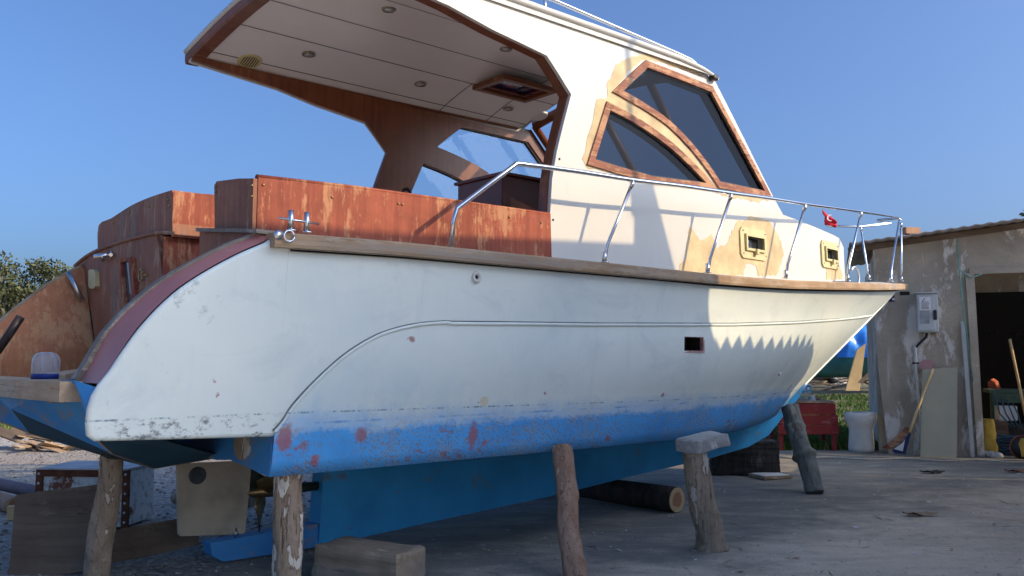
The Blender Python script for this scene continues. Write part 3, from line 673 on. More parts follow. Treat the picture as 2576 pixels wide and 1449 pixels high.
m = MB(); m.plate([(-.1, 2.2), (2.0, 2.22), (2.0, 1.9), (-.1, 1.9)], (), .05, lambda a, b, d: B(a, -1.2 + d, b)); m.build('cockpit_coaming', MT['varnish'], boat)
def aft(px, u): return [on_u(x, y, u) for x, y in px]
s_up = aft([(540, 580), (539, 466), (545, 456), (600, 449), (648, 445), (648, 580)], -.1)
s_up[-1] = (min(s_up[-1][0], 1.22), s_up[-1][1])
m = MB(); m.plate(s_up, (), .42, lambda a, b, d: B(-.1 + d, min(a, 1.195), b)); sb = m.build('transom_seat', MT['varnish_dark'], boat)
for x, y in ((541, 470), (541, 483), (637, 466), (640, 492)):
    v, w = on_u(x, y, -.1); screw(B(-.101, min(v + .012, 1.185), w), aftx, sb)
m = MB(); v0 = on_u(502, 590, -.13)[0]
m.plate([(v0, 1.30), (v0, 1.955), (1.33, 1.866), (1.33, 1.30)], (), .5, lambda a, b, d: B(-.13 + d, a, b)); m.build('transom_wall', MT['varnish_dark'], boat)
lip = aft([(499, 576), (690, 583)], -.14)
m = MB(); m.plate([(lip[0][0], 1.955), (1.36, 1.865), (1.36, 1.885), (lip[0][0], 1.975)], (), .10, lambda a, b, d: B(-.155 + d, a, b)); m.build('transom_ledge', MT['teak_grey'], boat)
PU = -.18
p_up = aft(arc2([(246, 630), (248, 567), (280, 549), (330, 517), (380, 495), (433, 478)], 3) + [(434, 590), (394, 589), (350, 597), (300, 610)], PU)
m = MB(); m.plate(p_up, (), .40, lambda a, b, d: B(PU + d, a, b)); pb = m.build('transom_seat', [MT['varnish_dark']], boat)
p_lo = aft([(188, 672), (215, 650), (246, 632), (300, 612), (350, 599), (394, 590), (402, 640), (410, 714), (424, 880), (241, 884), (232, 800), (209, 674)], PU - .03)
m = MB(); m.plate(p_lo, (), .42, lambda a, b, d: B(PU - .03 + d, a, b)); pl = m.build('transom_wall', MT['varnish_dark'], boat)
m = MB(); m.tube([B(PU - .035, v, w + .004) for v, w in aft(arc2([(188, 670), (215, 648), (246, 631), (300, 611), (350, 598), (394, 588), (434, 588)], 3), PU - .035)], .012, 6); m.build('ledge_strip', MT['varnish_dark'], pl)
# starboard face of the port block, in sunlight
vs_ = p_up[5][0] if False else on_u(434, 480, PU)[0]; vl_ = on_u(404, 640, PU - .03)[0]
m = MB(); m.plate([(PU, 2.215), (.32, 2.24), (.32, 1.955), (PU, 1.955)], (), .012, lambda a, b, d: B(a, vs_ + .014 - d, b)); m.build('seat_side', MT['varnish'], pb)
m = MB(); m.plate([(PU - .03, 1.955), (.32, 1.955), (.32, 1.32), (PU - .03, 1.32)], (), .012, lambda a, b, d: B(a, vl_ + .05 - d, b)); m.build('passage_side', MT['varnish'], pl)
for x, y in ((424, 503), (427, 517), (376, 521), (326, 536), (285, 560)):
    v, w = on_u(x, y, PU); screw(B(PU - .001, v, w), aftx, pb)
# fittings on the port aft face
def Af(x, y, off=0.0): v, w = on_u(x, y, PU - .03 - off); return B(PU - .03 - off, v, w)
m = MB(); m.tube([Af(236, 646, .12), Af(279, 641, .03)], .016, 12); m.tube([Af(279, 641, .04), Af(279, 641, .0)], .012, 8); m.tube([Af(257, 655, .0), Af(257, 645, .08)], .007, 8)
m.lathe([(.03, 0), (.03, .006), (.001, .008)], 14, Af(279, 641, .0), Vector((-1, 0, 0)).to_track_quat('Z', 'Y').to_matrix()); m.build('flagstaff_socket', MT['chrome'], pl)
m = MB(); m.plate(aft([(226, 682), (229, 678), (238, 678), (242, 684), (243, 720), (239, 726), (230, 726), (226, 720)], PU - .05), (), .03, lambda a, b, d: B(PU - .06 + d, a, b)); m.build('deck_light', MT['cream'], pl)
m = MB(); fo = aft([(304, 653), (338, 647), (352, 775), (319, 776)], PU - .035); fi = aft([(311, 660), (331, 657), (340, 762), (322, 765)], PU - .035)
m.plate(fo, [fi], .025, lambda a, b, d: B(PU - .055 + d, a, b)); wf = m.build('transom_window', MT['varnish'], pl)
m = MB(); m.plate(fi, (), .004, lambda a, b, d: B(PU - .036 + d, a, b)); m.build('pane', simple('mirror_glass', (.06, .07, .08), .04, .0, .1, 2, 1.0, 0), wf)
cc = Af(354, 693, .02); m = MB(); m.tube([cc + Vector((0, -.035 * math.cos(a), .035 * math.sin(a))) for a in [R(20 + k * 320 / 16) for k in range(17)]], .005, 8); m.tube([cc + Vector((0, -.04, 0)), cc + Vector((.03, -.05, 0))], .008, 8); m.build('pull_ring', MT['brass'], pl)
# rod on the port quarter, slatted step and swimming platform
def Wn(x, y, off=0.0): u, w = on_port(x, y); v = -fw(w) + off; u, w = on_v(x, y, v); return B(u, v, w)
m = MB(); m.tube([Wn(172, 685, .05), Wn(207, 755, .05)], .017, 12); m.build('stern_socket', MT['brushed'], boat)
m = MB()
for k in range(5): m.box(B(-.17 - .015 * k, -.2, 1.315 - .043 * k), (.03, 1.9, .032), None, .004)
m.build('slatted_step', MT['teak_grey'], boat)
m = MB()
for k in range(4): m.box(B(-.30 - .15 * k, -.03, 1.115), (.10, 1.9, .03), None, .006)
for v_ in (-.6, 0.1, .75): m.box(B(-.55, v_, 1.07), (.7, .06, .05), None, .004)
pf = m.build('swim_platform', MT['teak_grey'], boat)
ft = [on_u(x, y, -.9) for x, y in ((0, 962), (212, 965), (209, 1009), (0, 1004))]
vr = 1.08
m = MB(); ol = [(-.80, vr), (-.93, vr - .03), (-.98, .45), (-1.0, 0), (-.98, -.45), (-.93, -1.0), (-.80, -1.05)]
m.plate(ol, (), .092, lambda a, b, d: B(a, b, 1.152 - d)); m.build('platform_beam', MT['teak_y'], pf)
m = MB(); q0, q1 = Vector(B(-.35, -.35, 1.19)), Vector(B(-.80, .45, 1.165)); dq = (q1 - q0); m.box((q0 + q1) / 2, (dq.length, .09, .03), Vector((1, 0, 0)).rotation_difference(dq.normalized()).to_matrix(), .004); m.build('loose_plank', MT['teak_y'], pf)

# ---------------------------------------------------------------- cabin
def cab_pts(px): return [on_s(x, y, vcab)[::2] for x, y in px]
aft_edge = cab_pts([(1388, 655), (1384, 540), (1389, 450), (1401, 380), (1418, 310), (1437, 237), (1405, 185), (1376, 140), (1310, 108), (1240, 75), (1130, 14)])
front = cab_pts([(1795, 197), (1850, 305), (1900, 405), (1945, 495), (1970, 540), (2040, 567), (2098, 592)] + [(2112, 600), (2122, 622), (2126, 706)])
w_up = cab_pts([(1565, 229), (1596, 198), (1626, 171), (1786, 232), (1850, 350), (1921, 481), (1809, 458)]) 
w_upc = arc2(cab_pts([(1809, 458), (1775, 408), (1733, 356), (1682, 305), (1631, 268), (1565, 229)]), 4)
w_up = w_up[:-1] + w_upc[:-1]
w_lo = cab_pts([(1532, 278), (1494, 402), (1560, 422), (1641, 445), (1774, 461)]) + arc2(cab_pts([(1774, 461), (1735, 421), (1682, 372), (1606, 318), (1532, 278)]), 4)[1:-1]
ports = []
for cx_, cy_, wx, wy in ((1893, 614, 25, 22), (2086, 642, 16, 19)):
    u0, _, w0 = on_s(cx_, cy_, vcab); ua = on_s(cx_ - wx, cy_, vcab)[0]; ub = on_s(cx_ + wx, cy_, vcab)[0]; wa = on_s(cx_, cy_ + wy, vcab)[2]; wb = on_s(cx_, cy_ - wy, vcab)[2]
    ports.append((ua, ub, wa, wb))
print('ports', [[round(q, 2) for q in p] for p in ports], 'aft', [(round(a, 2), round(b, 2)) for a, b in aft_edge], 'front', [(round(a, 2), round(b, 2)) for a, b in front])
top_line = [(.44, 3.485), (.44, 3.50), (.46, 3.57), (2.0, 3.60), (3.4, 3.585), (3.72, 3.555)]
bot = [(5.2, sheer(5.2) - .01), (4.2, sheer(4.2) - .01), (3, sheer(3) - .01), (2.2, sheer(2) - .01)]
outl = aft_edge + top_line + front + bot
port_holes = [[(a + .035, c + .03), (b - .02, c + .03), (b - .02, d - .02), (a + .035, d - .02)] for a, b, c, d in ports]
for sd in (1, -1):
    m = MB(); m.plate(outl, [w_up, w_lo] + port_holes, .03, lambda a, b, d: B(a, sd * (vcab(a, b) - d), b), .3, .0); wall = m.build('cabin_side', MT['white'], boat)
    lin = [(u - .012, w) for u, w in aft_edge] + [(.44, 3.495), (.46, 3.53), (3.70, 3.49)] + [(u - .03, w) for u, w in front[:4]] + [(4.6, 1.92), (3.0, 1.9)]
    m = MB(); m.plate(lin, [w_up, w_lo], .075 if sd > 0 else .03, lambda a, b, d: B(a, sd * (vcab(a, b) - .032 - d), b), .3); m.build('cabin_lining', MT['inner'], wall)
    for nm, hole in (('upper', w_up), ('lower', w_lo)):
        m = MB(); m.plate(grow(hole, .052), [hole], .03, lambda a, b, d: B(a, sd * (vcab(a, b) + .016 - d), b), .3); fr = m.build('cabin_window', MT['frame'], boat)
        m = MB(); m.plate(grow(hole, .012), [grow(hole, -.012)], .012, lambda a, b, d: B(a, sd * (vcab(a, b) - .004 - d), b), .3); m.build('seal', MT['black'], fr)
        m = MB(); m.plate(hole, (), .005, lambda a, b, d: B(a, sd * (vcab(a, b) - .008 - d), b), .3); m.build('pane', MT['glass'] if sd > 0 else MT['clear'], fr)
    for (a, b, c, d), hole in zip(ports, port_holes):
        ol = rough([(a - .05, c - .02), (a - .02, c - .055), (b + .015, c - .055), (b + .045, c - .02), (b + .045, d + .02), (b + .015, d + .055), (a - .02, d + .055), (a - .05, d + .02)], 10, 0)
        m = MB(); m.plate(ol, [hole], .03, lambda p, q, t: B(p, sd * (vcab(p, q) + .016 - t), q)); pf_ = m.build('porthole', MT['cream'], boat)
        m = MB(); m.plate(grow(hole, .02), [hole], .05, lambda p, q, t: B(p, sd * (vcab(p, q) + .034 - t), q)); m.build('spigot', MT['cream'], pf_)
        m = MB(); m.plate(grow(hole, .01), (), .006, lambda p, q, t: B(p, sd * (vcab(p, q) - .03 - t), q)); m.build('pane', simple('dark_glass', (.03, .035, .04), .08, 0, .3, 3, .8, 0), pf_)
        m = MB(); mu = (hole[0][0] + hole[1][0]) / 2; m.box(B(mu, sd * (vcab(mu, c) + .035), hole[0][1] - .025), (.035, .03, .05), None, .004)
        m.build('latch', MT['cream'], pf_)
        if sd > 0:
            for p, q in grow(hole, .045): screw(B(p, sd * (vcab(p, q) + .016), q), (Vector((0, -sd, 0))).to_track_quat('Z', 'Y').to_matrix(), pf_, 'brushed', .007)
# sanded filler patches on the starboard cabin side
def patch(px, sd_, dense=1, holes=(), off=.0022, mat='tan', step=.03, amp=.013):
    ol = rough(cab_pts(px), step, amp, sd_)
    m = MB(); m.plate(ol, holes, .0016, lambda a, b, d: B(a, vcab(a, b) + off - d, b), .3); return m.build('filler_patch', MT[mat], boat)
patch([(1700, 690), (1722, 650), (1733, 570), (1760, 605), (1790, 590), (1800, 625), (1830, 612), (1850, 560), (1895, 545), (1935, 555), (1962, 600), (1972, 640), (1955, 690), (1905, 694), (1903, 668), (1880, 660), (1868, 692), (1800, 690)], 3, holes=[grow(port_holes[0], .012)])
patch([(2072, 660), (2090, 662), (2108, 664), (2120, 690), (2118, 702), (2078, 702), (2080, 678)], 4)
patch([(1800, 486), (1860, 490), (1920, 493), (1937, 500), (1905, 510), (1850, 499)], 5)
patch([(1548, 163), (1590, 144), (1640, 132), (1700, 152), (1770, 190), (1700, 170), (1640, 152), (1618, 148), (1580, 182), (1545, 226), (1548, 236), (1560, 245), (1600, 262), (1650, 295), (1705, 345), (1750, 400), (1785, 450), (1797, 466), (1760, 435), (1700, 375), (1640, 325), (1600, 297), (1560, 272), (1524, 256), (1518, 290), (1500, 340), (1478, 400), (1490, 412), (1580, 438), (1590, 448), (1478, 422), (1466, 395), (1484, 330), (1496, 285), (1500, 250), (1528, 245), (1525, 215)], 6, step=.04, amp=.009)
patch([(1475, 60), (1530, 82), (1565, 105), (1560, 116), (1500, 92), (1430, 60)], 8)
# roof: outer shell, ceiling, rim, aft fascia
def rw(v): return 3.50 + .24 * (1 - (v / 1.2) ** 2)
ue = lambda v: .44 + .10 * (1 - (v / 1.2) ** 2)
m = MB(); us = [0, .25, .5, .75, .93, 1]
def ur(f, v): return ue(v) + .01 + (3.80 - ue(v)) * f
rows_t = [[B(ur(u, 1.2 * k / 10), 1.17 * k / 10, rw(1.2 * k / 10) + .085 - (.04 if u > .95 else 0)) for k in range(-10, 11)] for u in us]
rows_b = [[B(ur(u, 1.2 * k / 10), 1.17 * k / 10, rw(1.2 * k / 10) + .035) for k in range(-10, 11)] for u in us]
m.grid(rows_t); m.grid(rows_b)
for i in (0, -1): m.grid([rows_t[i], rows_b[i]])
for j in (0, -1): m.grid([[r[j] for r in rows_t], [r[j] for r in rows_b]])
roof = m.build('roof', MT['white'], boat, fix=False)
for sd in (1, -1):
    m = MB(); m.tube([B(u, sd * 1.165, w) for u, w in ((.45, 3.575), (1.5, 3.592), (2.8, 3.59), (3.4, 3.583), (3.68, 3.562), (3.84, 3.54))], [.03, .031, .03, .029, .024, .012], 14, ell=.8); m.build('roof_rim', MT['white'], roof)
m = MB(); m.grid([[B(u if u > .5 else ue(1.15 * k / 14) + .05, 1.15 * k / 14, rw(1.15 * k / 14)) for k in range(-14, 15)] for u in (.5, 1.0, 1.6, 2.2, 2.8, 3.3, 3.74)]); ceil = m.build('ceiling', MT['ceiling'], boat, fix=False)
m = MB()
def seam(p, q):
    n = 16; pts = [(p[0] + (q[0] - p[0]) * i / n, p[1] + (q[1] - p[1]) * i / n) for i in range(n + 1)]
    dd = Vector((q[0] - p[0], q[1] - p[1])).normalized(); nn = Vector((-dd.y, dd.x)) * .004
    m.grid([[B(u + nn.x, v + nn.y, rw(v + nn.y) - .0025), B(u - nn.x, v - nn.y, rw(v - nn.y) - .0025)] for u, v in pts], False)
for v_ in (.92, .36, -.2, -.62, -1.02): seam((.5, v_), (3.74, v_))
seam((2.75, -.62), (2.75, -1.1)); seam((3.3, -.2), (3.3, -1.1)); seam((2.3, .92), (2.3, 1.1))
m.build('panel_joints', MT['dark'], ceil, fix=False)
def ceil_at(x, y):
    lo, hi = -1.15, 1.15
    for _ in range(40):
        mid = (lo + hi) / 2; u, w = on_v(x, y, mid)
        if w > rw(mid): lo = mid
        else: hi = mid
    return on_v(x, y, lo)[0], lo
down = Matrix.Rotation(math.pi, 3, 'X')
lamps = [ceil_at(*p) for p in ((978, 22), (776, 136), (1273, 122), (1057, 211), (1278, 273))]
print('lamps', [(round(a, 2), round(b, 2)) for a, b in lamps], 'spk', ceil_at(625, 158), ceil_at(1357, 293), 'hatch', [ceil_at(*p) for p in ((1180, 210), (1292, 167), (1402, 215), (1305, 250))])
for u, v in lamps:
    m = MB(); m.lathe([(.052, -.004), (.052, .008), (.046, .014), (.036, .012), (.034, .006), (.001, .006)], 20, B(u, v, rw(v)), down); dl = m.build('downlight', simple('lamp_bezel', (.34, .29, .22), .3, .8), ceil)
    m = MB(); m.lathe([(.033, 0), (.033, .009), (.001, .011)], 16, B(u, v, rw(v)), down); m.build('lens', simple('lamp_lens', (.62, .66, .66), .2), dl)
for (x, y), r_, mt in (((625, 158), .095, 'cream'), ((1357, 293), .085, 'ceiling')):
    u, v = ceil_at(x, y); v = max(v, -1.03); sl = math.atan(.4 * v / 1.44) ; ax_ = Matrix.Rotation(-.48 * -v / 1.44, 3, 'X') @ down
    m = MB(); m.lathe([(r_, -.006), (r_, .006), (r_ * .9, .012), (r_ * .7, .007), (.001, .007)], 24, B(u, v, rw(v) + .004), ax_); sp = m.build('speaker', MT[mt], ceil)
    m = MB()
    for k in range(-3, 4): m.box(B(u + k * r_ * .2, v, rw(v) - .006), (r_ * .05, r_ * 1.3 * math.sqrt(1 - (k / 4.2) ** 2), .004), ax_)
    m.build('grille', MT['black'] if mt == 'cream' else MT['ceiling'], sp)
hc = [ceil_at(*p) for p in ((1180, 210), (1292, 167), (1402, 215), (1305, 250))]
hu = (hc[0][0] + hc[1][0]) / 2, (hc[2][0] + hc[3][0]) / 2
hv = (hc[0][1] + hc[3][1]) / 2, (hc[1][1] + hc[2][1]) / 2
m = MB(); o_ = [(hu[0], hv[0]), (hu[1], hv[0]), (hu[1], hv[1]), (hu[0], hv[1])]; i_ = grow(o_, -.05)
m.plate(o_, [i_], .04, lambda a, b, d: B(a, b, min(rw(hv[0]), rw(hv[1])) - .035 + d)); hf = m.build('roof_hatch', MT['inner_x'], ceil)
m = MB(); m.plate(i_, (), .006, lambda a, b, d: B(a, b, rw(hv[0]) + .012 + d * .2)); m.build('pane', simple('hatch_glass', (.02, .035, .12), .06, 0, .2, 2, .9, 0), hf)
m = MB(); m.plate(grow(o_, -.075), [grow(o_, -.105)], .02, lambda a, b, d: B(a, b, min(rw(hv[0]), rw(hv[1])) - .012 + d)); m.build('inner_ring', simple('mahogany', (.14, .025, .02), .3), hf)
m = MB(); um, vm = (hu[0] + hu[1]) / 2 + .1, (hv[0] + hv[1]) / 2; m.box(B(um, vm, rw(vm) - .02), (.05, .1, .04), None, .008); m.tube([B(um, vm - .08, rw(vm) - .03), B(um, vm + .08, rw(vm) - .03)], .01, 8); m.build('latch', MT['black'], hf)
m = MB(); rows = []
for k in range(-14, 15):
    v = 1.2 * k / 14; b0 = rw(v); e = ue(v)
    rows.append([B(e + .09, v, b0 - .012), B(e - .005, v, b0 - .014), B(e - .012, v, b0 + .01), B(e - .012, v, b0 + .055), B(e + .03, v, b0 + .06)])
m.grid(rows, False); m.build('roof_fascia', MT['inner_x'], roof, fix=False)
m = MB(); m.tube([B(ue(1.2 * k / 14) - .004, 1.2 * k / 14, rw(1.2 * k / 14) + .078) for k in range(-14, 15)], .024, 8); m.build('roof_nosing', MT['white'], roof, fix=False)
for sd in (1, -1):
    m = MB(); m.tube([B(.5, sd * 1.12, rw(1.12) - .006), B(2.2, sd * 1.12, rw(1.12) - .006), B(3.7, sd * 1.10, rw(1.10) - .006)], .014, 8, smooth=False); m.build('ceiling_trim', MT['inner_x'], ceil)
# windscreen and trunk
wt, wb = front[0], front[3]
m = MB(); m2 = MB()
def ws(f, v): t = 1 - (abs(v) / 1.1) ** 2; return B(wt[0] - .04 + (wb[0] - wt[0]) * f + .16 * t, v, wt[1] + (wb[1] - wt[1]) * f + (.22 * t if f < .5 else .06 * t))
vz = lambda f: vcab(wt[0], wt[1]) + (vcab(wb[0], wb[1]) - vcab(wt[0], wt[1])) * f - .10
m.grid([[ws(f, vz(f) * k / 9) for k in range(-9, 10)] for f in (.06, .94)]); wsp = m.build('windscreen', MT['clear'], boat, fix=False)
m = MB()
for f in (0, 1): m.tube([ws(f, vz(f) * k / 9) for k in range(-9, 10)], .05, 8)
for k in (-9, -3, 3, 9): m.tube([ws(0, vz(0) * k / 9), ws(1, vz(1) * k / 9)], .035, 8)
m.build('windscreen_frame', MT['inner'], wsp)
m = MB(); ed = front[3:9]
rows = [[B(u + .22 * (1 - (k / 8) ** 2) * max(0, (u - 4.7) / 1.4), (vcab(u, w) - .004) * k / 8, w + .10 * (1 - (k / 8) ** 2)) for k in range(-8, 9)] for u, w in ed]
rows.append([B(front[9][0] + .22 * (1 - (k / 8) ** 2), (vcab(*front[9]) - .004) * k / 8, front[9][1]) for k in range(-8, 9)])
m.grid(rows); m.build('trunk_top', MT['white'], boat, fix=False)
# helm console, grab handle inside
c0 = on_v(1258, 440, .35); c1 = on_v(1372, 540, .35)
m = MB(); m.box(B((c0[0] + c1[0]) / 2, .1, (c0[1] + 1.3) / 2), (c1[0] - c0[0], .55, c0[1] - 1.3), None, .01); m.box(B((c0[0] + c1[0]) / 2, .1, c0[1] + .008), (c1[0] - c0[0] + .04, .6, .025), None, .006)
m.build('helm_console', simple('mahogany_panel', (.13, .032, .02), .35, 0, .3, 6), boat)
u, w = on_v(1020, 492, -.7); m = MB(); m.tube([B(u + dx, -.7, w + dz) for dx, dz in ((-.03, -.3), (-.035, .0), (-.02, .045), (.015, .06), (.045, .04), (.05, .005))], .014, 8); m.build('tap', MT['black'], boat)
# guard rail
vgr = plan(1.45, 2.2, 2.4, 9.45)
def gr(x, y): u, v, w = on_s(x, y, vgr); return u, v, w
def on_far(x, y, f):
    lo, hi = -1.6, -.001
    for _ in range(40):
        mid = (lo + hi) / 2; u, w = on_v(x, y, mid)
        if -f(u) > mid: lo = mid
        else: hi = mid
    u, w = on_v(x, y, lo); return u, lo, w
rp = [gr(*p) for p in ((1300, 411), (1450, 431), (1595, 453), (1720, 468), (1842, 486), (1940, 499), (2027, 513), (2100, 523), (2166, 532), (2220, 540), (2262, 547))]
b0 = on_s(1135, 621, lambda u, w: 1.385); 
start = [b0, (b0[0] + .0, 1.40, b0[2] + .14), (b0[0] + .02, 1.41, b0[2] + .22), (rp[0][0] - .06, rp[0][1], rp[0][2] - .045)]
rp = [(rp[0][0], rp[0][1], rp[0][2])] + rp[1:]
apex = [(9.12, .12, 3.06), (9.16, 0.0, 3.065)]
far = [(9.10, -.14, 3.06)] + [on_far(*p, vgr) for p in ((2240, 561), (2165, 570), (2080, 568))]
print('rail', [[round(q, 2) for q in p] for p in rp], 'far', [[round(q, 2) for q in p] for p in far])
m = MB(); m.tube([B(*p) for p in start] + [B(*p) for p in arc(rp, 3)] + [B(*p) for p in apex + far], .0155, 12); gr_o = m.build('guard_rail', MT['chrome'], boat)
def stan(base, knee, top):
    m = MB(); m.tube([B(*base), B(base[0] + (knee[0] - base[0]) * .9, base[1] + (knee[1] - base[1]) * .9, base[2] + (knee[2] - base[2]) * .9), B(*knee), B(knee[0] + (top[0] - knee[0]) * .1, knee[1] + (top[1] - knee[1]) * .1, knee[2] + (top[2] - knee[2]) * .1), B(*top)], .0125, 10)
    m.tube([B(*base), B(base[0], base[1], base[2] + .07)], .017, 10); m.lathe([(.034, 0), (.034, .006), (.001, .008)], 14, B(*base))
    d = Vector(B(*top)) - Vector(B(*knee)); m.tube([Vector(B(*top)) - d.normalized() * .05, B(*top)], .016, 10)
    m.build('stanchion', MT['chrome'], gr_o)
dk = lambda u, w: vrail(u) - .06
for bpx, kpx, tpx in (((1520, 661), (1527, 617), (1593, 456)), ((1780, 686), (1786, 650), (1840, 488)), ((1977, 700), (1981, 665), (2027, 515)), ((2132, 708), (2135, 668), (2167, 533)), ((2241, 709), (2242, 682), (2263, 548))):
    b_ = on_s(*bpx, dk); t_ = gr(*tpx); k_ = on_s(*kpx, dk); stan(b_, k_, t_)
for bpx, tpx in (((2186, 704), (2165, 571)), ((2268, 708), (2267, 560))):
    b_ = on_far(*bpx, lambda u, w=0: max(.02, vrail(u) - .06)); t_ = on_far(*tpx, vgr); print('farst', b_, t_)
    k_ = tuple(b_[i] + (t_[i] - b_[i]) * .2 for i in range(3)); stan(b_, (k_[0], k_[1] , k_[2]), t_)
# roof rail, lamp, deck gear
m = MB(); rr = [(.5, 3.70), (1.5, 3.715)] + [on_v(x, y, 1.12) for x, y in ((1395, 1), (1560, 72), (1700, 132), (1737, 149), (1750, 160), (1752, 172))]
rr = [(u, w) for u, w in rr]; m.tube([B(u, 1.12, w) for u, w in rr], .014, 10)
for u_ in (.9, 2.0): m.tube([B(u_, 1.12, 3.58), B(u_, 1.12, interp(rr[:6], u_))], .011, 8)
m.build('roof_rail', MT['chrome'], boat)
u, v, w = on_s(1786, 197, vcab); m = MB(); m.box(B(u + .01, v + .03, w), (.07, .06, .05), None, .018, 3); nl = m.build('navigation_light', MT['black'], boat)
m = MB(); m.lathe([(.02, -.02), (.022, 0), (.015, .016), (.001, .02)], 12, B(u + .045, v + .03, w), Vector((1, 0, 0)).to_track_quat('Z', 'Y').to_matrix()); m.build('lens', MT['plastic'], nl)
m = MB(); d0 = 1.33
for x, y0, y1 in ((731, 580, 529), (771, 585, 534)):
    a = on_v(x, y0, d0); b = on_v(x, y1, d0); m.tube([B(a[0], d0, a[1]), B(a[0], d0, b[1])], .0155, 14); m.lathe([(.03, 0), (.03, .008), (.001, .009)], 14, B(a[0], d0, a[1] - .004))
a = on_v(700, 548, d0); b = on_v(802, 563, d0); m.tube([B(a[0], d0, a[1]), B(b[0], d0, b[1])], .006, 10); m.build('mooring_bollard', MT['chrome'], boat)
m = MB(); u, w = on_v(727, 594, 1.46); axv = Vector((0, -1, 0)).to_track_quat('Z', 'Y').to_matrix()
m.tube([B(u + .027 * math.cos(a), 1.462, w + .027 * math.sin(a)) for a in [R(k * 24) for k in range(16)]], .006, 8); m.lathe([(.024, -.01), (.024, .004), (.001, .007)], 14, B(u - .05, 1.452, w + .002), axv); m.build('towing_eye', MT['chrome'], boat)
for x, y in ((1407, 400), (1391, 553)):
    u, v, w = on_s(x, y, vcab); screw(B(u, v, w), axv, boat, 'black')
m = MB(); m.tube([Wn(-8, 885, .35), Wn(22, 842, .42), Wn(52, 797, .5)], .026, 12); tag(m.build('black_pole', simple('tarry_pole', (.022, .016, .016), .5, 0, .5, 4), None), 'black scuffed pole leaning across the stern platform', 'pole')
bpy.data.objects['black_pole'].matrix_world = Matrix.Translation(BO) @ Matrix.Rotation(TH, 4, 'Z')
# mooring hose loop on the foredeck
u, v, w = on_s(2150, 700, lambda u, w: .5)
m = MB(); q = on_v(2150, 684, 0); m.tube([B(q[0] + .10 * math.cos(a), 0, q[1] - .06 + .12 * math.sin(a)) for a in [R(-60 + k * 15) for k in range(15)]], .014, 8); m.build('anchor_roller', MT['brushed'], boat)
# flag on the end of the guard rail
fp = far[-1]
m = MB(); P0 = Vector(B(*fp))
fl = [(-.015, .185), (-.01, .0), (.14, -.02), (.155, .03)]
rows = []
TH_ = Vector(B(.75, .66, 0)).normalized()
tp0, tb0 = P0 + Vector((0, 0, .215)) - TH_ * .05, P0 + Vector((0, 0, .01)) - TH_ * .02
for i in range(9):
    s_ = i / 8; a_ = tp0.lerp(P0 + TH_ * .13 + Vector((0, 0, .04)), s_); b_ = tb0.lerp(P0 + TH_ * .12 + Vector((0, 0, -.02)), s_)
    rows.append([a_.lerp(b_, k / 4) + Vector((.012, .02, 0)) * math.sin(k * 2.2 + i * .7) for k in range(5)])
m.grid(rows)
fg = m.build('flag', MT['flagred'], None, fix=False); fg.matrix_world = Matrix.Translation(BO) @ Matrix.Rotation(TH, 4, 'Z')
tag(fg, 'small red flag with white crescent drooping from the bow guard rail', 'flag'); md = fg.modifiers.new('thick', 'SOLIDIFY'); md.thickness = .003
m = MB(); cen = rows[2][2] + Vector((.008, -.03, .01))
prof = [(.042 * math.cos(a), .042 * math.sin(a)) for a in [R(60 + k * 240 / 14) for k in range(15)]] + [(.010 + .034 * math.cos(a), .034 * math.sin(a)) for a in [R(300 - k * 240 / 14) for k in range(1, 14)]]
m.plate(prof, (), .002, lambda a, b, d: cen + TH_ * a + Vector((0, 0, b)) + Vector((-.3, -.8, 0)) * (.004 + d)); m.build('crescent', MT['flagwhite'], fg)
# ------------------------------------------------------------------ world and sun
SUN_AZ, SUN_EL = R(-17), R(27.5)
to_sun = Vector((math.cos(SUN_AZ) * math.cos(SUN_EL), math.sin(SUN_AZ) * math.cos(SUN_EL), math.sin(SUN_EL)))
Wd = bpy.data.worlds.new('World'); S.world = Wd; Wd.use_nodes = True
nt = Wd.node_tree; bg = nt.nodes['Background']; sky = nt.nodes.new('ShaderNodeTexSky'); sky.sky_type = 'NISHITA'; sky.sun_disc = False
sky.sun_elevation = SUN_EL; sky.sun_rotation = math.pi / 2 - SUN_AZ
sky.air_density = .8; sky.dust_density = 5.0; sky.ozone_density = 8.0
nt.links.new(sky.outputs[0], bg.inputs[0]); bg.inputs[1].default_value = .13
sd_ = bpy.data.lights.new('sun', 'SUN'); sun = bpy.data.objects.new('sun', sd_); COL.objects.link(sun)
sd_.energy = 2.15; sd_.angle = R(.5); sd_.color = (1, .76, .46); sun.rotation_euler = to_sun.to_track_quat('Z', 'Y').to_euler()
S.view_settings.view_transform = 'Standard'; S.view_settings.look = 'None'; S.view_settings.exposure = .98; S.view_settings.gamma = 1

# ------------------------------------------------------------------ ground
def gz(x, y): return .012 * mnoise.noise(Vector((x * .8, y * .8, 0))) + .006 * mnoise.noise(Vector((x * 3, y * 3, 4)))
xs = [-400, -150, -60, -30, -18] + [-12 + .2 * i for i in range(121)] + [18, 30, 60, 150, 400]
ys = [-60, -20, -8, -2] + [1 + .2 * i for i in range(81)] + [20, 26, 35, 50, 80, 150, 500]
m = MB(); m.grid([[Vector((x, y, gz(x, y) if abs(x) < 13 and 0 < y < 18 else 0)) for y in ys] for x in xs])
tag(m.build('ground', MT['ground'], None, fix=False), kind='structure')

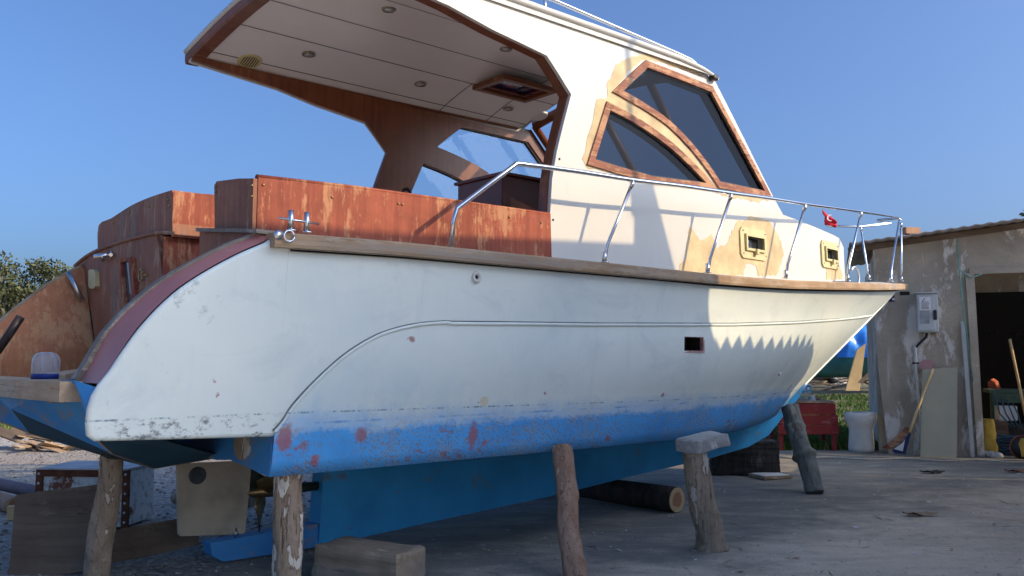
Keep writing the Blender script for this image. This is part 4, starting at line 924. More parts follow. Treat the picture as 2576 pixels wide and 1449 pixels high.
def rough_box(dims, rot, amp=.012, cuts=14, seed=0, chip=.03):
    b = bmesh.new(); bmesh.ops.create_cube(b, size=1); bmesh.ops.subdivide_edges(b, edges=list(b.edges), cuts=cuts, use_grid_fill=True)
    o = Vector((seed * 3.1, seed * 1.7, seed))
    for v in b.verts:
        e = sum(1 for q in v.co if abs(abs(q) - .5) < 1e-4); p = Vector((v.co.x * dims[0], v.co.y * dims[1], v.co.z * dims[2])); nn = Vector([(1 if q > 0 else -1) if abs(abs(q) - .5) < 1e-4 else 0 for q in v.co])
        d = amp * mnoise.noise(p * 5 + o) + amp * .6 * mnoise.noise(Vector((p.x * 4, p.y * 22, p.z * 22)) + o)
        if e > 1: d -= chip * (max(0, mnoise.noise(p * 9 + o)) + .12)
        v.co = rot @ (p + nn * d)
    m = MB(); m.merge(b); return m

# ------------------------------------------------------------------ poles that prop the boat
def pole(name, base, top, r0, r1, mat, label, cat='prop', knots=(), seed=0, flare=.15, n=44, bend=.03, group=None):
    rnd = random.Random(seed); base, top = Vector(base), Vector(top); N = 70; L = (top - base).length; m = MB()
    bx, by = rnd.uniform(-1, 1) * bend, rnd.uniform(-1, 1) * bend
    path = []; rad = []
    for i in range(N + 1):
        t = i / N; q = base.lerp(top, t) - base
        s_ = math.sin(math.pi * t); path.append(q + Vector((bx, by, 0)) * s_ + Vector((.006 * math.sin(t * 9 + seed), .005 * math.cos(t * 8), 0)))
        r = r0 + (r1 - r0) * t + r0 * flare * math.exp(-t * 14)
        for kt, kr in knots: r += kr * math.exp(-((t - kt) / .035) ** 2)
        rad.append(r)
    def rf(i, a):
        c, s_ = math.cos(a), math.sin(a); t = i * 26 / N
        rg = abs(mnoise.noise(Vector((c * 3.2 + seed, s_ * 3.2, t * .13)))); rg2 = abs(mnoise.noise(Vector((c * 7 + seed, s_ * 7, t * .2 + 5))))
        pl = mnoise.noise(Vector((c * 1.6 + seed, s_ * 1.6, t * .22 + 9)))
        return 1 + .15 * mnoise.noise(Vector((c * 1.3 + seed, s_ * 1.3, t * .16))) - .20 * max(0, .09 - rg) / .09 * .5 - .10 * max(0, .07 - rg2) / .07 * .5 + (.035 if pl > .12 else 0) + .03 * mnoise.noise(Vector((c * 8 + seed, s_ * 8, t * 1.2)))
    m.tube(path, rad, n, True, True, rf); o = m.build(name, mat, None, loc=base); return tag(o, label, cat, group)
G_ = 'rough timber poles propping the boat'
t1 = BW(.16, 1.16, .69); b1 = dep(746, 1600, 4.72); b1.z = -.01
pole('timber_prop', (t1.x + .0, t1.y + .03, -.02), (t1.x - .01, t1.y, .685), .074, .071, MT['bark_flaky'], 'thick upright grey pole with flaking pale bark, under the stern corner of the blue hull', seed=3, group=G_, flare=0)
b2 = gnd(1445, 1462); t2 = BW(2.03, 1.2, .685); t2 = dep(1416, 1128, 5.72)
pole('timber_prop', b2, t2, .068, .062, MT['bark_red'], 'reddish split pole with torn bark beneath the middle of the blue hull', seed=8, knots=((.62, .006),), group=G_, flare=0, bend=.006)
b3 = gnd(1791, 1383); t3 = dep(1744, 1128, 5.95)
pole('timber_prop', b3, t3, .088, .084, MT['bark_grey'], 'stout leaning grey post with flared foot, under a wooden block beneath the hull', seed=12, group=G_, flare=.35)
b4 = gnd(2052, 1242); t4 = dep(1984, 1022, 8.9)
pole('timber_prop', b4, t4, .085, .085, MT['bark_green'], 'slanting greenish pole with a broken branch stub, below the bow', seed=5, knots=((.42, .035), (.75, .01)), group=G_, flare=.1)
b0 = gnd(243, 1456); t0 = dep(286, 1142, 5.0)
pole('timber_prop', b0, t0, .072, .062, MT['bark_grey'], 'thin leaning grey-brown pole under the stern overhang, against dirty boards', seed=9, group=G_, flare=0)
# pad on the third prop
P = dep(1766, 1113, 6.02); m = rough_box((.34, .2, .085), rotz(TH) @ Matrix.Rotation(R(-6), 3, 'Y'), .012, 14, 2, .02)
tag(m.build('wooden_block', wood('grey_white_block', (.36, .35, .32), (.50, .49, .45), (.62, .62, .58), .4, 'x', 1.2, .85, (.28, .25, .21), .2), None, loc=P), 'chipped whitish wooden block wedged between leaning post and blue hull', 'block')
# logs and blocks on the ground
def log(name, a, b, r, mat, label, cat, seed, ends=True, group=None, n=20):
    a, b = Vector(a), Vector(b); m = MB(); N = 14; d = (b - a)
    m.tube([d * (i / N) for i in range(N + 1)], [r * (1.0 - .12 * i / N) for i in range(N + 1)], n, True, True, lambda i, an: 1 + .07 * mnoise.noise(Vector((math.cos(an) * 1.5 + seed, math.sin(an) * 1.5, i * .3))))
    o = m.build(name, mat, None, loc=a); tag(o, label, cat, group)
    if ends:
        q = d.normalized().to_track_quat('X', 'Z').to_matrix(); e = MB(); N = 24
        vs = [e.bm.verts.new(q @ Vector((0, math.cos(2 * math.pi * k / N) * r * .96, math.sin(2 * math.pi * k / N) * r * .96))) for k in range(N)]
        e.face(vs); eo = e.build('cut_end', MT['logend'], o, fix=False)
        for v in eo.data.vertices: v.co = q.inverted() @ v.co
        eo.matrix_local = q.to_4x4(); eo.location = -d.normalized() * .004
    return o
eb = gnd(1703, 1290); 
log('log', (eb.x, eb.y, .105), (-.15, 9.1, .10), .105, MT['bark_dark'], 'dark round log with a pale sawn end, lying under the keel', 'log', 4)
bb = gnd(1885, 1198); m = rough_box((.72, .42, .37), rotz(R(-8)), .02, 16, 5, .05)
tag(m.build('timber_block', MT['darkbeam'], None, loc=(bb.x, bb.y + .22, .185)), 'big blackened timber block with rounded corners under the forefoot', 'block')
pb_ = gnd(1948, 1207); m = MB(); m.box((0, 0, 0), (.34, .3, .035), rotz(R(18)), .004); tag(m.build('plank_offcut', MT['scrap'], None, loc=(pb_.x, pb_.y + .15, .022)), 'short flat plank with a whitened top beside the black timber block', 'plank')
m = MB(); m.box((0, 0, .019), (.3, .26, .004), rotz(R(18)), .001); m.build('paint_film', MT['paper'], bpy.data.objects['plank_offcut'])
m = rough_box((.58, .28, .36), Matrix.Identity(3), .014, 18, 8, .03)
o = tag(m.build('timber_block', MT['oldbeam'], None, loc=(-.80, 5.14, .03)), 'cracked squared brown beam end lying beside the thick stern pole', 'block'); o.rotation_euler = (0, 0, R(-30))
# ------------------------------------------------------------------ junk left of the stern
fr_b = gnd(325, 1330); 
q = empty('rusty_cabinet', (-3.2, 6.78, 0), R(-4), 'rusty white metal cabinet lying on the gravel behind dirty boards', 'cabinet')
m = MB(); m.box((0, .22, .22), (.66, .46, .42), None, .012); m.build('body', MT['rusty'], q)
m = MB(); m.box((0, .22, .437), (.70, .50, .014), None, .004); m.build('lid', simple('dirty_enamel', (.52, .5, .47), .6, 0, .3, 5), q)
rust = simple('rust', (.14, .05, .026), .85, 0, .45, 12, .2, .4)
for x_ in (-.335, .335):
    m = MB(); m.box((x_, -.015, .22), (.055, .02, .43), None, .003); pst = m.build('corner_strip', rust, q)
    for k in range(6):
        m = MB(); m.lathe([(.010, 0), (.010, .006), (.001, .009)], 8, (x_, -.025, .05 + .07 * k), Vector((0, -1, 0)).to_track_quat('Z', 'Y').to_matrix()); m.build('rivet', MT['plastic'], pst)
m = MB(); m.box((0, -.015, .405), (.62, .02, .05), None, .003); m.build('top_rail', rust, q)
def board(name, px, t, mat, label, Yb, lean=.0, cat='board'):
    # px: outline in the photo; board stands on the ground at distance Yb, tilting back by lean per metre
    pts = []
    for x, y in px:
        r = ray(x, y); k = 0
        Y = Yb[0]
        for _ in range(20):
            P = Vector((0, 0, EYE)) + r * (Y / r.y); Y = Yb[0] + Yb[1] * (P.x - Yb[2]) + lean * P.z
        pts.append(P)
    c = sum(pts, Vector()) / len(pts); c.z = 0; nrm = Vector((Yb[1], -1, lean)).normalized(); m = MB()
    fr = [m.bm.verts.new(p - c) for p in pts]; bk = [m.bm.verts.new(p - c - nrm * t) for p in pts]
    m.face(fr); m.face(bk[::-1]); n = len(pts)
    for i in range(n): m.face([fr[i], fr[(i + 1) % n], bk[(i + 1) % n], bk[i]])
    return tag(m.build(name, mat, None, loc=c), label, cat)
board('plywood_board', [(39, 1246), (110, 1235), (249, 1219), (218, 1436), (120, 1452), (20, 1462)], .02, MT['ply'], 'dirty square-cornered plywood sheet leaning by the thin stern pole', (5.32, -.05, -2.9), .35)
board('long_board', [(262, 1338), (448, 1305), (502, 1348), (499, 1371), (380, 1399), (262, 1420)], .03, MT['ply'], 'long dark board on edge with a slanted end, behind the thin stern pole', (5.5, .42, -2.5), .15)
a = gnd(446, 1271); log('log', (-2.95, 7.95, .055), (-2.2, 7.7, .055), .055, MT['bark_grey'], 'thin grey log lying on gravel behind the rudder', 'log', 7)
log('log', (-4.02, 7.35, .07), (-4.55, 7.9, .07), .07, MT['bark_red'], 'short log with orange cut end on gravel at the far left', 'log', 8)
log('log', (-4.0, 7.8, .10), (-4.8, 8.1, .19), .055, simple('purple_grey_bark', (.16, .13, .15), .8, 0, .3, 5), 'purplish grey round log resting behind the short orange-ended log', 'log', 9)
wbk = gnd(28, 1308); m = MB(); m.box((0, 0, .055), (.055, .05, .11), rotz(.3), .004); tag(m.build('wood_offcut', MT['pine'], None, loc=wbk), 'small upright pale wood offcut next to the dirty plywood', 'offcut')
# scrap pile
ctr = gnd(122, 1132); rnd = random.Random(5)
for i in range(17):
    m = MB(); L = rnd.uniform(.25, .75); wd = rnd.uniform(.05, .2); m.box((0, 0, 0), (L, wd, rnd.uniform(.012, .03)), None, .003)
    rot = Matrix.Rotation(rnd.uniform(0, 6.3), 3, 'Z') @ Matrix.Rotation(rnd.uniform(-.5, .5), 3, 'Y') @ Matrix.Rotation(rnd.uniform(-.5, .5), 3, 'X')
    o = m.build('wood_scrap', MT['scrap'] if i % 3 else MT['ply'], None); o.matrix_world = Matrix.Translation(ctr + Vector((rnd.uniform(-.65, .65), rnd.uniform(-.25, .35), .06 + .18 * rnd.random() ** 2))) @ rot.to_4x4()
    tag(o, 'broken wood scrap in the heap on the gravel at far left', 'scrap', 'scraps in the wood heap')
bm_ = gnd(65, 1071); m = MB(); m.box((0, 0, .1), (.75, .3, .2), None, .03); m.tube([(.3, -.16, .1), (.3, -.3, .1)], .05, 10); tag(m.build('concrete_lump', MT['concrete'], None, loc=bm_), 'pale concrete lump in sunlit grass at the far left', 'block')
# cut bottle on the platform
def bottle(name, loc, r, h, label, mats, invert=False):
    q = empty(name, loc, .4, label, 'bottle')
    prof = [(r * .55, 0), (r * .92, .01), (r, .03), (r * .97, h * .3), (r * 1.0, h * .36), (r * .97, h * .42), (r * 1.0, h * .62), (r * .8, h * .74), (r * .36, h * .88), (r * .3, h * .94)]
    if invert: prof = [(r * 1.0, 0), (r, h * .12), (r * .96, h * .3), (r, h * .5), (r * .99, h * .62), (r * .94, h * .76), (r * .8, h * .89), (r * .55, h * .97), (r * .2, h * 1.0)]
    m = MB(); m.lathe(prof, 28); m.build('bottle_body', mats[0], q)
    return q
bt = BW(*on_v(113, 966, .42)[:1], .42, 1.155); bt = Vector(BW(on_v(113, 966, .42)[0], .42, 1.153))
q = bottle('water_bottle', bt, .066, .135, 'cloudy clear plastic bottle upside down on the swim platform, blue at its foot', (MT['bottle'],), True)
m = MB(); m.lathe([(.0665, 0), (.0675, .018), (.066, .026), (.064, .02), (.001, .018)], 24); m.build('blue_base', MT['bluebase'], q)
m = MB()
for k in range(7):
    a = k * 2 * math.pi / 7; m.tube([(math.cos(a) * r_, math.sin(a) * r_, z) for r_, z in ((.02, .134), (.04, .130), (.056, .117), (.064, .095), (.066, .05))], .0035, 6)
m.build('ribs', MT['bottle'], q)
# ------------------------------------------------------------------ the shed on the right
WA = R(-20); P0 = gnd(2236, 1141); d_ = Vector((math.cos(WA), math.sin(WA), 0)); n_ = Vector((math.sin(WA), -math.cos(WA), 0))
def Wl(x, y, off=0.0):
    r = ray(x, y); c = Vector((0, 0, EYE)); q = P0 + n_ * off; t = (q - c).dot(n_) / r.dot(n_); P = c + r * t - P0; return P.dot(d_), P.z
shed = empty('workshop_shed', P0, WA, 'low plastered workshop shed with an open dark doorway and sheet roof', 'shed')
def L(a, off, z): return Vector((a, -off, z))            # wall coordinates -> shed local
tl = Wl(2196, 616); jl = Wl(2449, 690); jb = Wl(2474, 1150); lint = Wl(2440, 688); tr_ = Wl(2576, 562)
print('shed', tl, jl, jb, lint, tr_, Wl(2576, 545))
ztop = tl[1]; sl = (tr_[1] - tl[1]) / (tr_[0] - tl[0])
zt = lambda a: ztop + sl * (a - tl[0])
dl0, dl1, dz = jl[0], jl[0] + 2.3, lint[1]
m = MB(); ol = rough([(0, -.02), (dl0 + .03, -.02), (dl0, dz), (dl1, dz), (dl1, -.02), (5.2, -.02), (5.2, zt(5.2)), (tl[0], zt(tl[0])), (-.10, 1.2)], 30, 0)
m.plate(ol, (), .18, lambda a, b, d: L(a, -d, b)); sw = m.build('wall', MT['plaster'], shed)
m = MB()
for x_, w_ in ((-.05, .16), (5.1, .18)): m.box((x_ + .02, 2.2, ztop / 2 - .05), (w_, 4.0, ztop - .1))
gaps = []
for gx in (2478, 2487, 2495, 2506, 2548, 2556, 2563):
    ga, gz_ = Wl(gx, 846, -4.1); gaps.append([(ga, gz_), (ga + .016, gz_), (ga + .016, gz_ + .07), (ga, gz_ + .07)])
m.plate([(0, 0), (5.2, 0), (5.2, ztop), (0, ztop)], gaps, .12, lambda a, b, d: Vector((a, 4.1 + d, b))); m.build('back_wall', MT['plaster'], shed)
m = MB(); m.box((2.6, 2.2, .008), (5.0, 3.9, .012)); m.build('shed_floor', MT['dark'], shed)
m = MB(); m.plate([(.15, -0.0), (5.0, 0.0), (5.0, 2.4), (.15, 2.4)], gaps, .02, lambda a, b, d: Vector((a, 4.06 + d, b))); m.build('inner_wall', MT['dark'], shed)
# sheet roof with corrugations, overhanging
m = MB(); rows = []
for i in range(241):
    a = -.42 + 6.0 * i / 240; cz = .008 * math.sin(i * 2 * math.pi / 6)
    rows.append([L(a, of, zt(a) + .04 + cz + (of - .25) * -.03) for of in (.30, -1, -4.2)])
m.grid(rows); rf = m.build('roof', MT['corr'], shed, fix=False); md = rf.modifiers.new('thick', 'SOLIDIFY'); md.thickness = .022
m = MB(); m.box(L(2.5, .02, zt(2.5) - .03) + Vector((0, .02, 0)), (5.9, .1, .07), Matrix.Rotation(-math.atan(sl), 3, 'Y')); m.build('fascia_beam', MT['ply'], shed)
m = MB(); m.plate([(dl0 - .05, dz - .01), (dl1 + .1, dz - .01), (dl1 + .1, dz + .07), (dl0 - .05, dz + .07)], (), .1, lambda a, b, d: L(a, .03 - d, b)); m.build('lintel', MT['plaster'], shed)
j0 = Wl(2430, 700); m = MB()
m.plate([(Wl(2428, 700)[0], dz), (Wl(2450, 700)[0], dz), (jb[0] + .012, 0), (Wl(2458, 1150)[0], 0)], (), .16, lambda a, b, d: L(a, .045 - d, b)); m.build('door_jamb', MT['plaster'], shed)
m = MB(); m.plate([(Wl(2412, 738)[0], 1.75), (Wl(2423, 738)[0], 1.75), (Wl(2450, 1146)[0], .0), (Wl(2440, 1146)[0], .0)], (), .03, lambda a, b, d: L(a, .08 - d, b)); tag(m.build('metal_channel', MT['boxgrey'], None, loc=P0), 'grey metal channel standing against the left side of the doorway', 'channel'); bpy.data.objects['metal_channel'].rotation_euler = (0, 0, WA)
m = MB(); m.tube([L(*Wl(2412, 592), .0)[0:0] or L(Wl(2405, 600)[0], .05, Wl(2405, 600)[1]), L(Wl(2412, 680)[0], .06, Wl(2412, 680)[1]), L(Wl(2440, 700)[0], .05, Wl(2440, 700)[1]), L(Wl(2470, 690)[0], .05, Wl(2470, 690)[1])], .008, 6); m.tube([L(Wl(2405, 600)[0], .05, Wl(2405, 600)[1]), L(Wl(2418, 760)[0], .1, Wl(2418, 760)[1]), L(Wl(2445, 960)[0], .1, Wl(2445, 960)[1])], .008, 6)
o = m.build('green_cord', simple('green_cord', (.12, .34, .28), .7), None, loc=P0); o.rotation_euler = (0, 0, WA); tag(o, 'thin green cord hanging beside the doorway from the eaves', 'cord')
# bricks on the roof
bk = dep(2290, 588, 11.9); m = MB(); m.box((0, 0, 0), (.24, .12, .09), rotz(.3), .005); tag(m.build('brick', MT['brick'], None, loc=(bk.x, bk.y, zt(.3) + .11)), 'loose brick lying on the left end of the sheet roof', 'brick')
# meter box
def wobj(name, label, cat): return empty(name, P0, WA, label, cat)
q = wobj('meter_box', 'pale grey electric meter box on the plastered wall left of the doorway', 'meter box')
b0_, b1_ = Wl(2303, 741), Wl(2359, 836); mid = ((b0_[0] + b1_[0]) / 2, (b0_[1] + b1_[1]) / 2); bw, bh = b1_[0] - b0_[0], b0_[1] - b1_[1]
m = MB(); m.box(L(mid[0], .09, mid[1]), (bw, .17, bh), None, .008); m.build('case', MT['boxgrey'], q)
m = MB(); m.box(L(mid[0] - .02, .18, mid[1]), (bw - .05, .014, bh - .04), None, .005); dr = m.build('door', MT['boxgrey'], q)
m = MB(); m.box(L(mid[0], .10, mid[1] + bh / 2 + .008), (bw + .03, .21, .016), None, .004); m.build('rain_hood', MT['boxgrey'], q)
lb = (mid[0] - .03, mid[1] + bh * .24)
m = MB(); m.box(L(lb[0], .189, lb[1]), (.135, .003, .17)); lo = m.build('warning_label', MT['paper'], dr)
m = MB(); m.plate([(lb[0] - .045, lb[1] + .015), (lb[0] + .0, lb[1] + .075), (lb[0] + .006, lb[1] + .068), (lb[0] - .03, lb[1] + .022), (lb[0] + .045, lb[1] + .022), (lb[0] + .045, lb[1] + .015)], (), .001, lambda a, b, d: L(a, .192 - d, b))
for k in range(5): m.box(L(lb[0], .1912, lb[1] - .005 - .016 * k), (.10 - .012 * (k % 3), .001, .006))
m.build('print', MT['ink'], lo)
m = MB(); m.box(L(mid[0] - .04, .189, mid[1] - bh * .12), (.11, .004, .17), None, .001); m.build('window', simple('dull_window', (.30, .33, .33), .15), dr)
m = MB(); m.box(L(mid[0] + .085, .195, mid[1] - bh * .06), (.045, .03, .13), None, .014, 3); m.build('lock', MT['black'], dr)
q = wobj('conduit', 'white conduit pipe down the plaster below the meter box', 'pipe'); m = MB(); m.tube([L(Wl(x, y)[0], o_, Wl(x, y)[1]) for x, y, o_ in ((2331, 838, .05), (2329, 848, .04), (2312, 864, .03), (2302, 876, .03))], .016, 8); m.build('elbow', MT['black'], q)
m = MB(); m.tube([L(Wl(x, y)[0], .03, Wl(x, y)[1]) for x, y in ((2302, 872), (2304, 935), (2309, 990), (2316, 1050), (2314, 1130))], .019, 10); m.build('pipe', MT['plastic'], q)
q = wobj('pink_disc', 'faded pink disc hung on the wall above the acrylic sheet', 'disc'); c_ = Wl(2330, 919); m = MB(); m.plate([(c_[0] + .092 * math.cos(a) * (1 + .05 * math.sin(3 * a)), c_[1] + .075 * math.sin(a)) for a in [k * math.pi / 12 for k in range(24)]], (), .02, lambda a, b, d: L(a, .07 - d, b)); m.build('disc', MT['pink'], q)
m = MB(); m.tube([L(c_[0] - .17, .03, c_[1] + .03), L(c_[0] - .08, .05, c_[1] + .03)], .012, 8); m.build('hook', MT['black'], q)
def wplate(name, px, off, t, mat, label, cat):
    m = MB(); m.plate([Wl(x, y, off)for x, y in px], (), t, lambda a, b, d: L(a, off - d, b)); o = m.build(name, mat, None, loc=P0); o.rotation_euler = (0, 0, WA); return tag(o, label, cat)
m = MB(); ap = [Wl(x, y, .1) for x, y in ((2320, 930), (2407, 924), (2402, 1153), (2312, 1145))]
m.plate(ap, (), .014, lambda a, b, d: L(a, .30 - d - .12 * b, max(b, 0)), 0, .3); o = m.build('acrylic_sheet', MT['sheet'], None, loc=P0); o.rotation_euler = (0, 0, WA); tag(o, 'tall cloudy greenish acrylic sheet leaning on the shed wall', 'sheet')
m = MB(); m.tube([L(Wl(x, y, .25)[0], o_, max(.03, Wl(x, y, .25)[1])) for x, y, o_ in ((2348, 928, .2), (2320, 995, .3), (2294, 1062, .40), (2286, 1085, .45))], .017, 8); o = m.build('wooden_stick', MT['pine'], None, loc=P0); o.rotation_euler = (0, 0, WA); tag(o, 'slim wooden stick leaning across the acrylic sheet', 'stick')
q = wobj('bent_board', 'bent brown panel with a white and blue sticker on the ground below the wall', 'panel')
m = MB(); m.plate([Wl(x, y, .35) for x, y in ((2217, 1126), (2240, 1110), (2279, 1073), (2293, 1079), (2268, 1112), (2243, 1131))], (), .02, lambda a, b, d: L(a, .38 - d, max(.01, b))); m.build('panel', MT['frame'], q)
m = MB(); m.plate([Wl(x, y, .33) for x, y in ((2243, 1131), (2268, 1112), (2293, 1079), (2277, 1141), (2250, 1139))], (), .012, lambda a, b, d: L(a, .40 - d, max(.01, b))); sk = m.build('cover', MT['signblue'], q)
m = MB(); m.plate([Wl(x, y, .33) for x, y in ((2248, 1128), (2268, 1114), (2276, 1104), (2270, 1134))], (), .004, lambda a, b, d: L(a, .406 - d, max(.01, b))); m.build('sticker', MT['paper'], sk)
# small enamel house sign half hidden by the bow
m = MB(); sp = [Wl(x, y) for x, y in ((2196, 728), (2250, 728), (2250, 759), (2196, 759))]; m.plate(sp, (), .01, lambda a, b, d: L(a, .02 - d, b)); o = m.build('street_sign', MT['signblue'], None, loc=P0); o.rotation_euler = (0, 0, WA); tag(o, 'small dark blue sign on the shed corner behind the bow', 'sign')
s1 = Wl(2238, 741); m = MB(); m.plate([(s1[0] - .03, s1[1] - .03), (s1[0] - .015, s1[1] - .03), (s1[0] - .003, s1[1] + .01), (s1[0] - .003, s1[1] - .03), (s1[0] + .01, s1[1] - .03), (s1[0] + .01, s1[1] + .035), (s1[0] - .005, s1[1] + .035)], (), .002, lambda a, b, d: L(a, .0235 - d, b)); m.box(L(s1[0] + .045, .022, s1[1] - .065), (.03, .002, .03)); m.build('lettering', MT['paper'], o)
m = MB(); hx = Wl(2276, 738); m.box(L(hx[0], .0, hx[1]), (.12, .02, .05), None, .008); m.build('wall_hole', MT['dark'], sw)
# ------------------------------------------------------------------ things in the doorway
def inside(x, y, off): a, z = Wl(x, y, -off); return L(a, -off, max(z, 0.0))
def put(o, label, cat, group=None): o.location = P0; o.rotation_euler = (0, 0, WA); return tag(o, label, cat, group)
m = MB(); m.tube([inside(2540, 853, .35), inside(2558, 940, .3), inside(2583, 1060, .2)], .018, 8); put(m.build('broom_handle', MT['pine'], None), 'pale wooden pole leaning in the dark doorway', 'stick')
m = MB(); rnd = random.Random(3); c_ = inside(2545, 1085, .35)
for k in range(9):
    rx, ry = rnd.uniform(.16, .3), rnd.uniform(.1, .2); ph = rnd.uniform(0, 6); zz = .03 + .028 * k
    m.tube([Vector((c_.x + rnd.uniform(-.02, .02) + rx * math.cos(a + ph), c_.y + ry * math.sin(a + ph), zz + .02 * math.sin(2 * a + k))) for a in [j * math.pi / 12 for j in range(25)]], .011, 6)
for k in range(4): m.tube([inside(2500 + k * 16, 985 + 10 * k, .5), inside(2515 + k * 15, 1040, .4), inside(2545 + 8 * k, 1075, .35)], .01, 6)
put(m.build('hose_coil', MT['bluerope'], None), 'tangled dark blue hose coil heaped in the doorway', 'hose')
q = put(empty('cable_reel'), 'black and yellow cable reel with orange rim by the doorway', 'reel'); cr = inside(2571, 1124, .0); cr.y = -.12; axr = Vector((-.35, -1, .1)).to_track_quat('Z', 'Y').to_matrix()
m = MB(); m.lathe([(.02, -.10), (.13, -.10), (.14, -.09), (.09, -.08), (.09, .0), (.145, .01), (.145, .03), (.02, .035)], 28, cr, axr); m.build('drum', MT['black'], q)
m = MB(); m.tube([cr + axr @ Vector((.15 * math.cos(a), .15 * math.sin(a), .02)) for a in [k * math.pi / 14 for k in range(29)]], .009, 8); m.build('rim', MT['orange'], q)
m = MB(); m.plate([(-.02, -.12), (.06, -.11), (.07, -.02), (.03, .0), (.05, .11), (-.02, .12), (-.05, .05), (-.03, -.03)], (), .01, lambda a, b, d: cr + axr @ Vector((a, b, .05 - d))); m.build('face_plate', MT['yellow'], q)
m = MB(); rows = []; c_ = inside(2487, 1085, .1)
for i in range(10):
    t = i / 9; rows.append([Vector((c_.x + (.10 - .03 * t) * math.cos(a) * (1 + .25 * mnoise.noise(Vector((math.cos(a) * 2, math.sin(a) * 2, i * .5)))), c_.y + .09 * math.sin(a), .06 + .42 * t)) for a in [k * math.pi / 9 for k in range(19)]])
m.grid(rows); put(m.build('yellow_sack', MT['yellow'], None, fix=False), 'crumpled yellow sack standing just inside the doorway', 'sack')
m = MB(); oc = [inside(x, y, 1.3) for x, y in ((2484, 962), (2492, 955), (2503, 962), (2512, 985), (2508, 1000), (2498, 998), (2488, 980))]
fr_ = [m.bm.verts.new(p) for p in oc]; bk_ = [m.bm.verts.new(p + Vector((.05, .08, .02))) for p in oc]; m.face(fr_); m.face(bk_[::-1])
for k in range(7): m.face([fr_[k], fr_[(k + 1) % 7], bk_[(k + 1) % 7], bk_[k]])
put(m.build('orange_lid', MT['orange'], None), 'orange plastic lid lying above the yellow sack in the doorway', 'lid')
for k, (x, y, off, dm, mt, lab) in enumerate(((2500, 1060, .75, (.34, .3, .42), 'ply', 'dark plywood crate behind the yellow sack in the doorway'), (2545, 1062, 1.1, (.4, .35, .36), 'darkbeam', 'blackened wooden crate beside the plywood crate in the doorway'), (2528, 1020, .9, (.24, .2, .2), 'boxgrey', 'grey tin box on the crates in the dark doorway'))):
    cpt = inside(x, y, off); zz = dm[2] / 2 if k < 2 else .52
    m = MB(); m.box((cpt.x, cpt.y, zz), dm, rotz(.2 * k - .15), .008); put(m.build('crate' if k < 2 else 'tin_box', MT[mt], None), lab, 'crate' if k < 2 else 'tin')
q = put(empty('work_bench'), 'dull green work bench deep in the dark doorway', 'bench'); bz = inside(2540, 985, .9)
m = MB(); m.box(bz + Vector((.4, .3, 0)), (1.3, .6, .05), None, .004); m.build('bench_top', MT['greenpaint'], q)
m = MB(); m.box(bz + Vector((.4, .02, -.09)), (1.25, .03, .13), None, .004); m.build('apron', MT['greenpaint'], q)
for dx in (-.2, .98):
    m = MB(); m.box(bz + Vector((dx, .06, -bz.z / 2)), (.07, .07, bz.z), None, .004); m.build('leg', MT['greenpaint'], q)
m = MB(); rnd = random.Random(14)
for k in range(7):
    m = MB(); c_ = inside(2455 + 14 + rnd.uniform(-6, 40), 1118 + rnd.uniform(-8, 22), .0); c_.z = .03; c_.y = rnd.uniform(-.25, .1); m.lathe([(.01, -.04), (.045, -.03), (.055, 0), (.04, .035), (.008, .05)], 9, c_)
    for v in m.bm.verts: v.co += Vector((mnoise.noise(v.co * 12), mnoise.noise(v.co * 12 + Vector((4, 0, 0))), 0)) * .03
    put(m.build('stone', MT['stone'], None), 'pale stone lying by the foot of the door jamb', 'stone', 'stones by the door jamb')
# ------------------------------------------------------------------ red bench, pot, rope
tbp = gnd(2096, 1133); ta = R(-3)
q = empty('red_workbench', tbp, ta, 'red painted plank workbench with worn apron boards beyond the bow', 'workbench')
hT = dep(2050, 1012, tbp.y).z; wL = (2112 - 1962) / F * tbp.y
for k, (z0, z1, x0, x1, y_) in enumerate(((hT - .17, hT - .01, -wL * .82, .02, 0), (hT - .31, hT - .175, -wL * .86, .07, -.02), (hT - .44, hT - .315, -wL * .9, .075, -.03))):
    m = MB(); m.box(((x0 + x1) / 2, y_, (z0 + z1) / 2), (x1 - x0, .025, z1 - z0), None, .004); m.build('apron_board', MT['redpaint'], q)
m = MB(); m.box((-wL * .42, .28, hT + .005), (wL * .9, .62, .03), None, .004); m.build('bench_top', MT['scrap'], q)
for x_, y_ in ((.02, .02), (-wL * .85, .02), (.02, .55), (-wL * .85, .55)):
    m = MB(); m.box((x_, y_, hT / 2 - .01), (.06, .06, hT - .02), None, .004); m.build('leg', MT['redpaint'], q)
bq = dep(2024, 1007, tbp.y + .25); bq.z = hT + tbp.z + .02
q = bottle('water_bottle', bq, .09, .34, 'large clear water bottle with light blue label on the red workbench', (MT['bottle'],)); m = MB(); m.lathe([(.0905, .11), (.0915, .112), (.0915, .21), (.0905, .212)], 26); m.build('label', MT['paper'], q)
m = MB()
for zz in (.118, .192): m.lathe([(.0915, zz), (.0925, zz + .002), (.0925, zz + .016), (.0915, zz + .018)], 26)
m.plate([(.05 * math.cos(a), .165 + .034 * math.sin(a)) for a in [k * math.pi / 8 for k in range(16)]], (), .003, lambda a, b, d: Vector((a, -math.sqrt(.0096 - min(a * a, .009)) + .002 + d - .004, b))); m.build('label_print', MT['labelblue'], q)
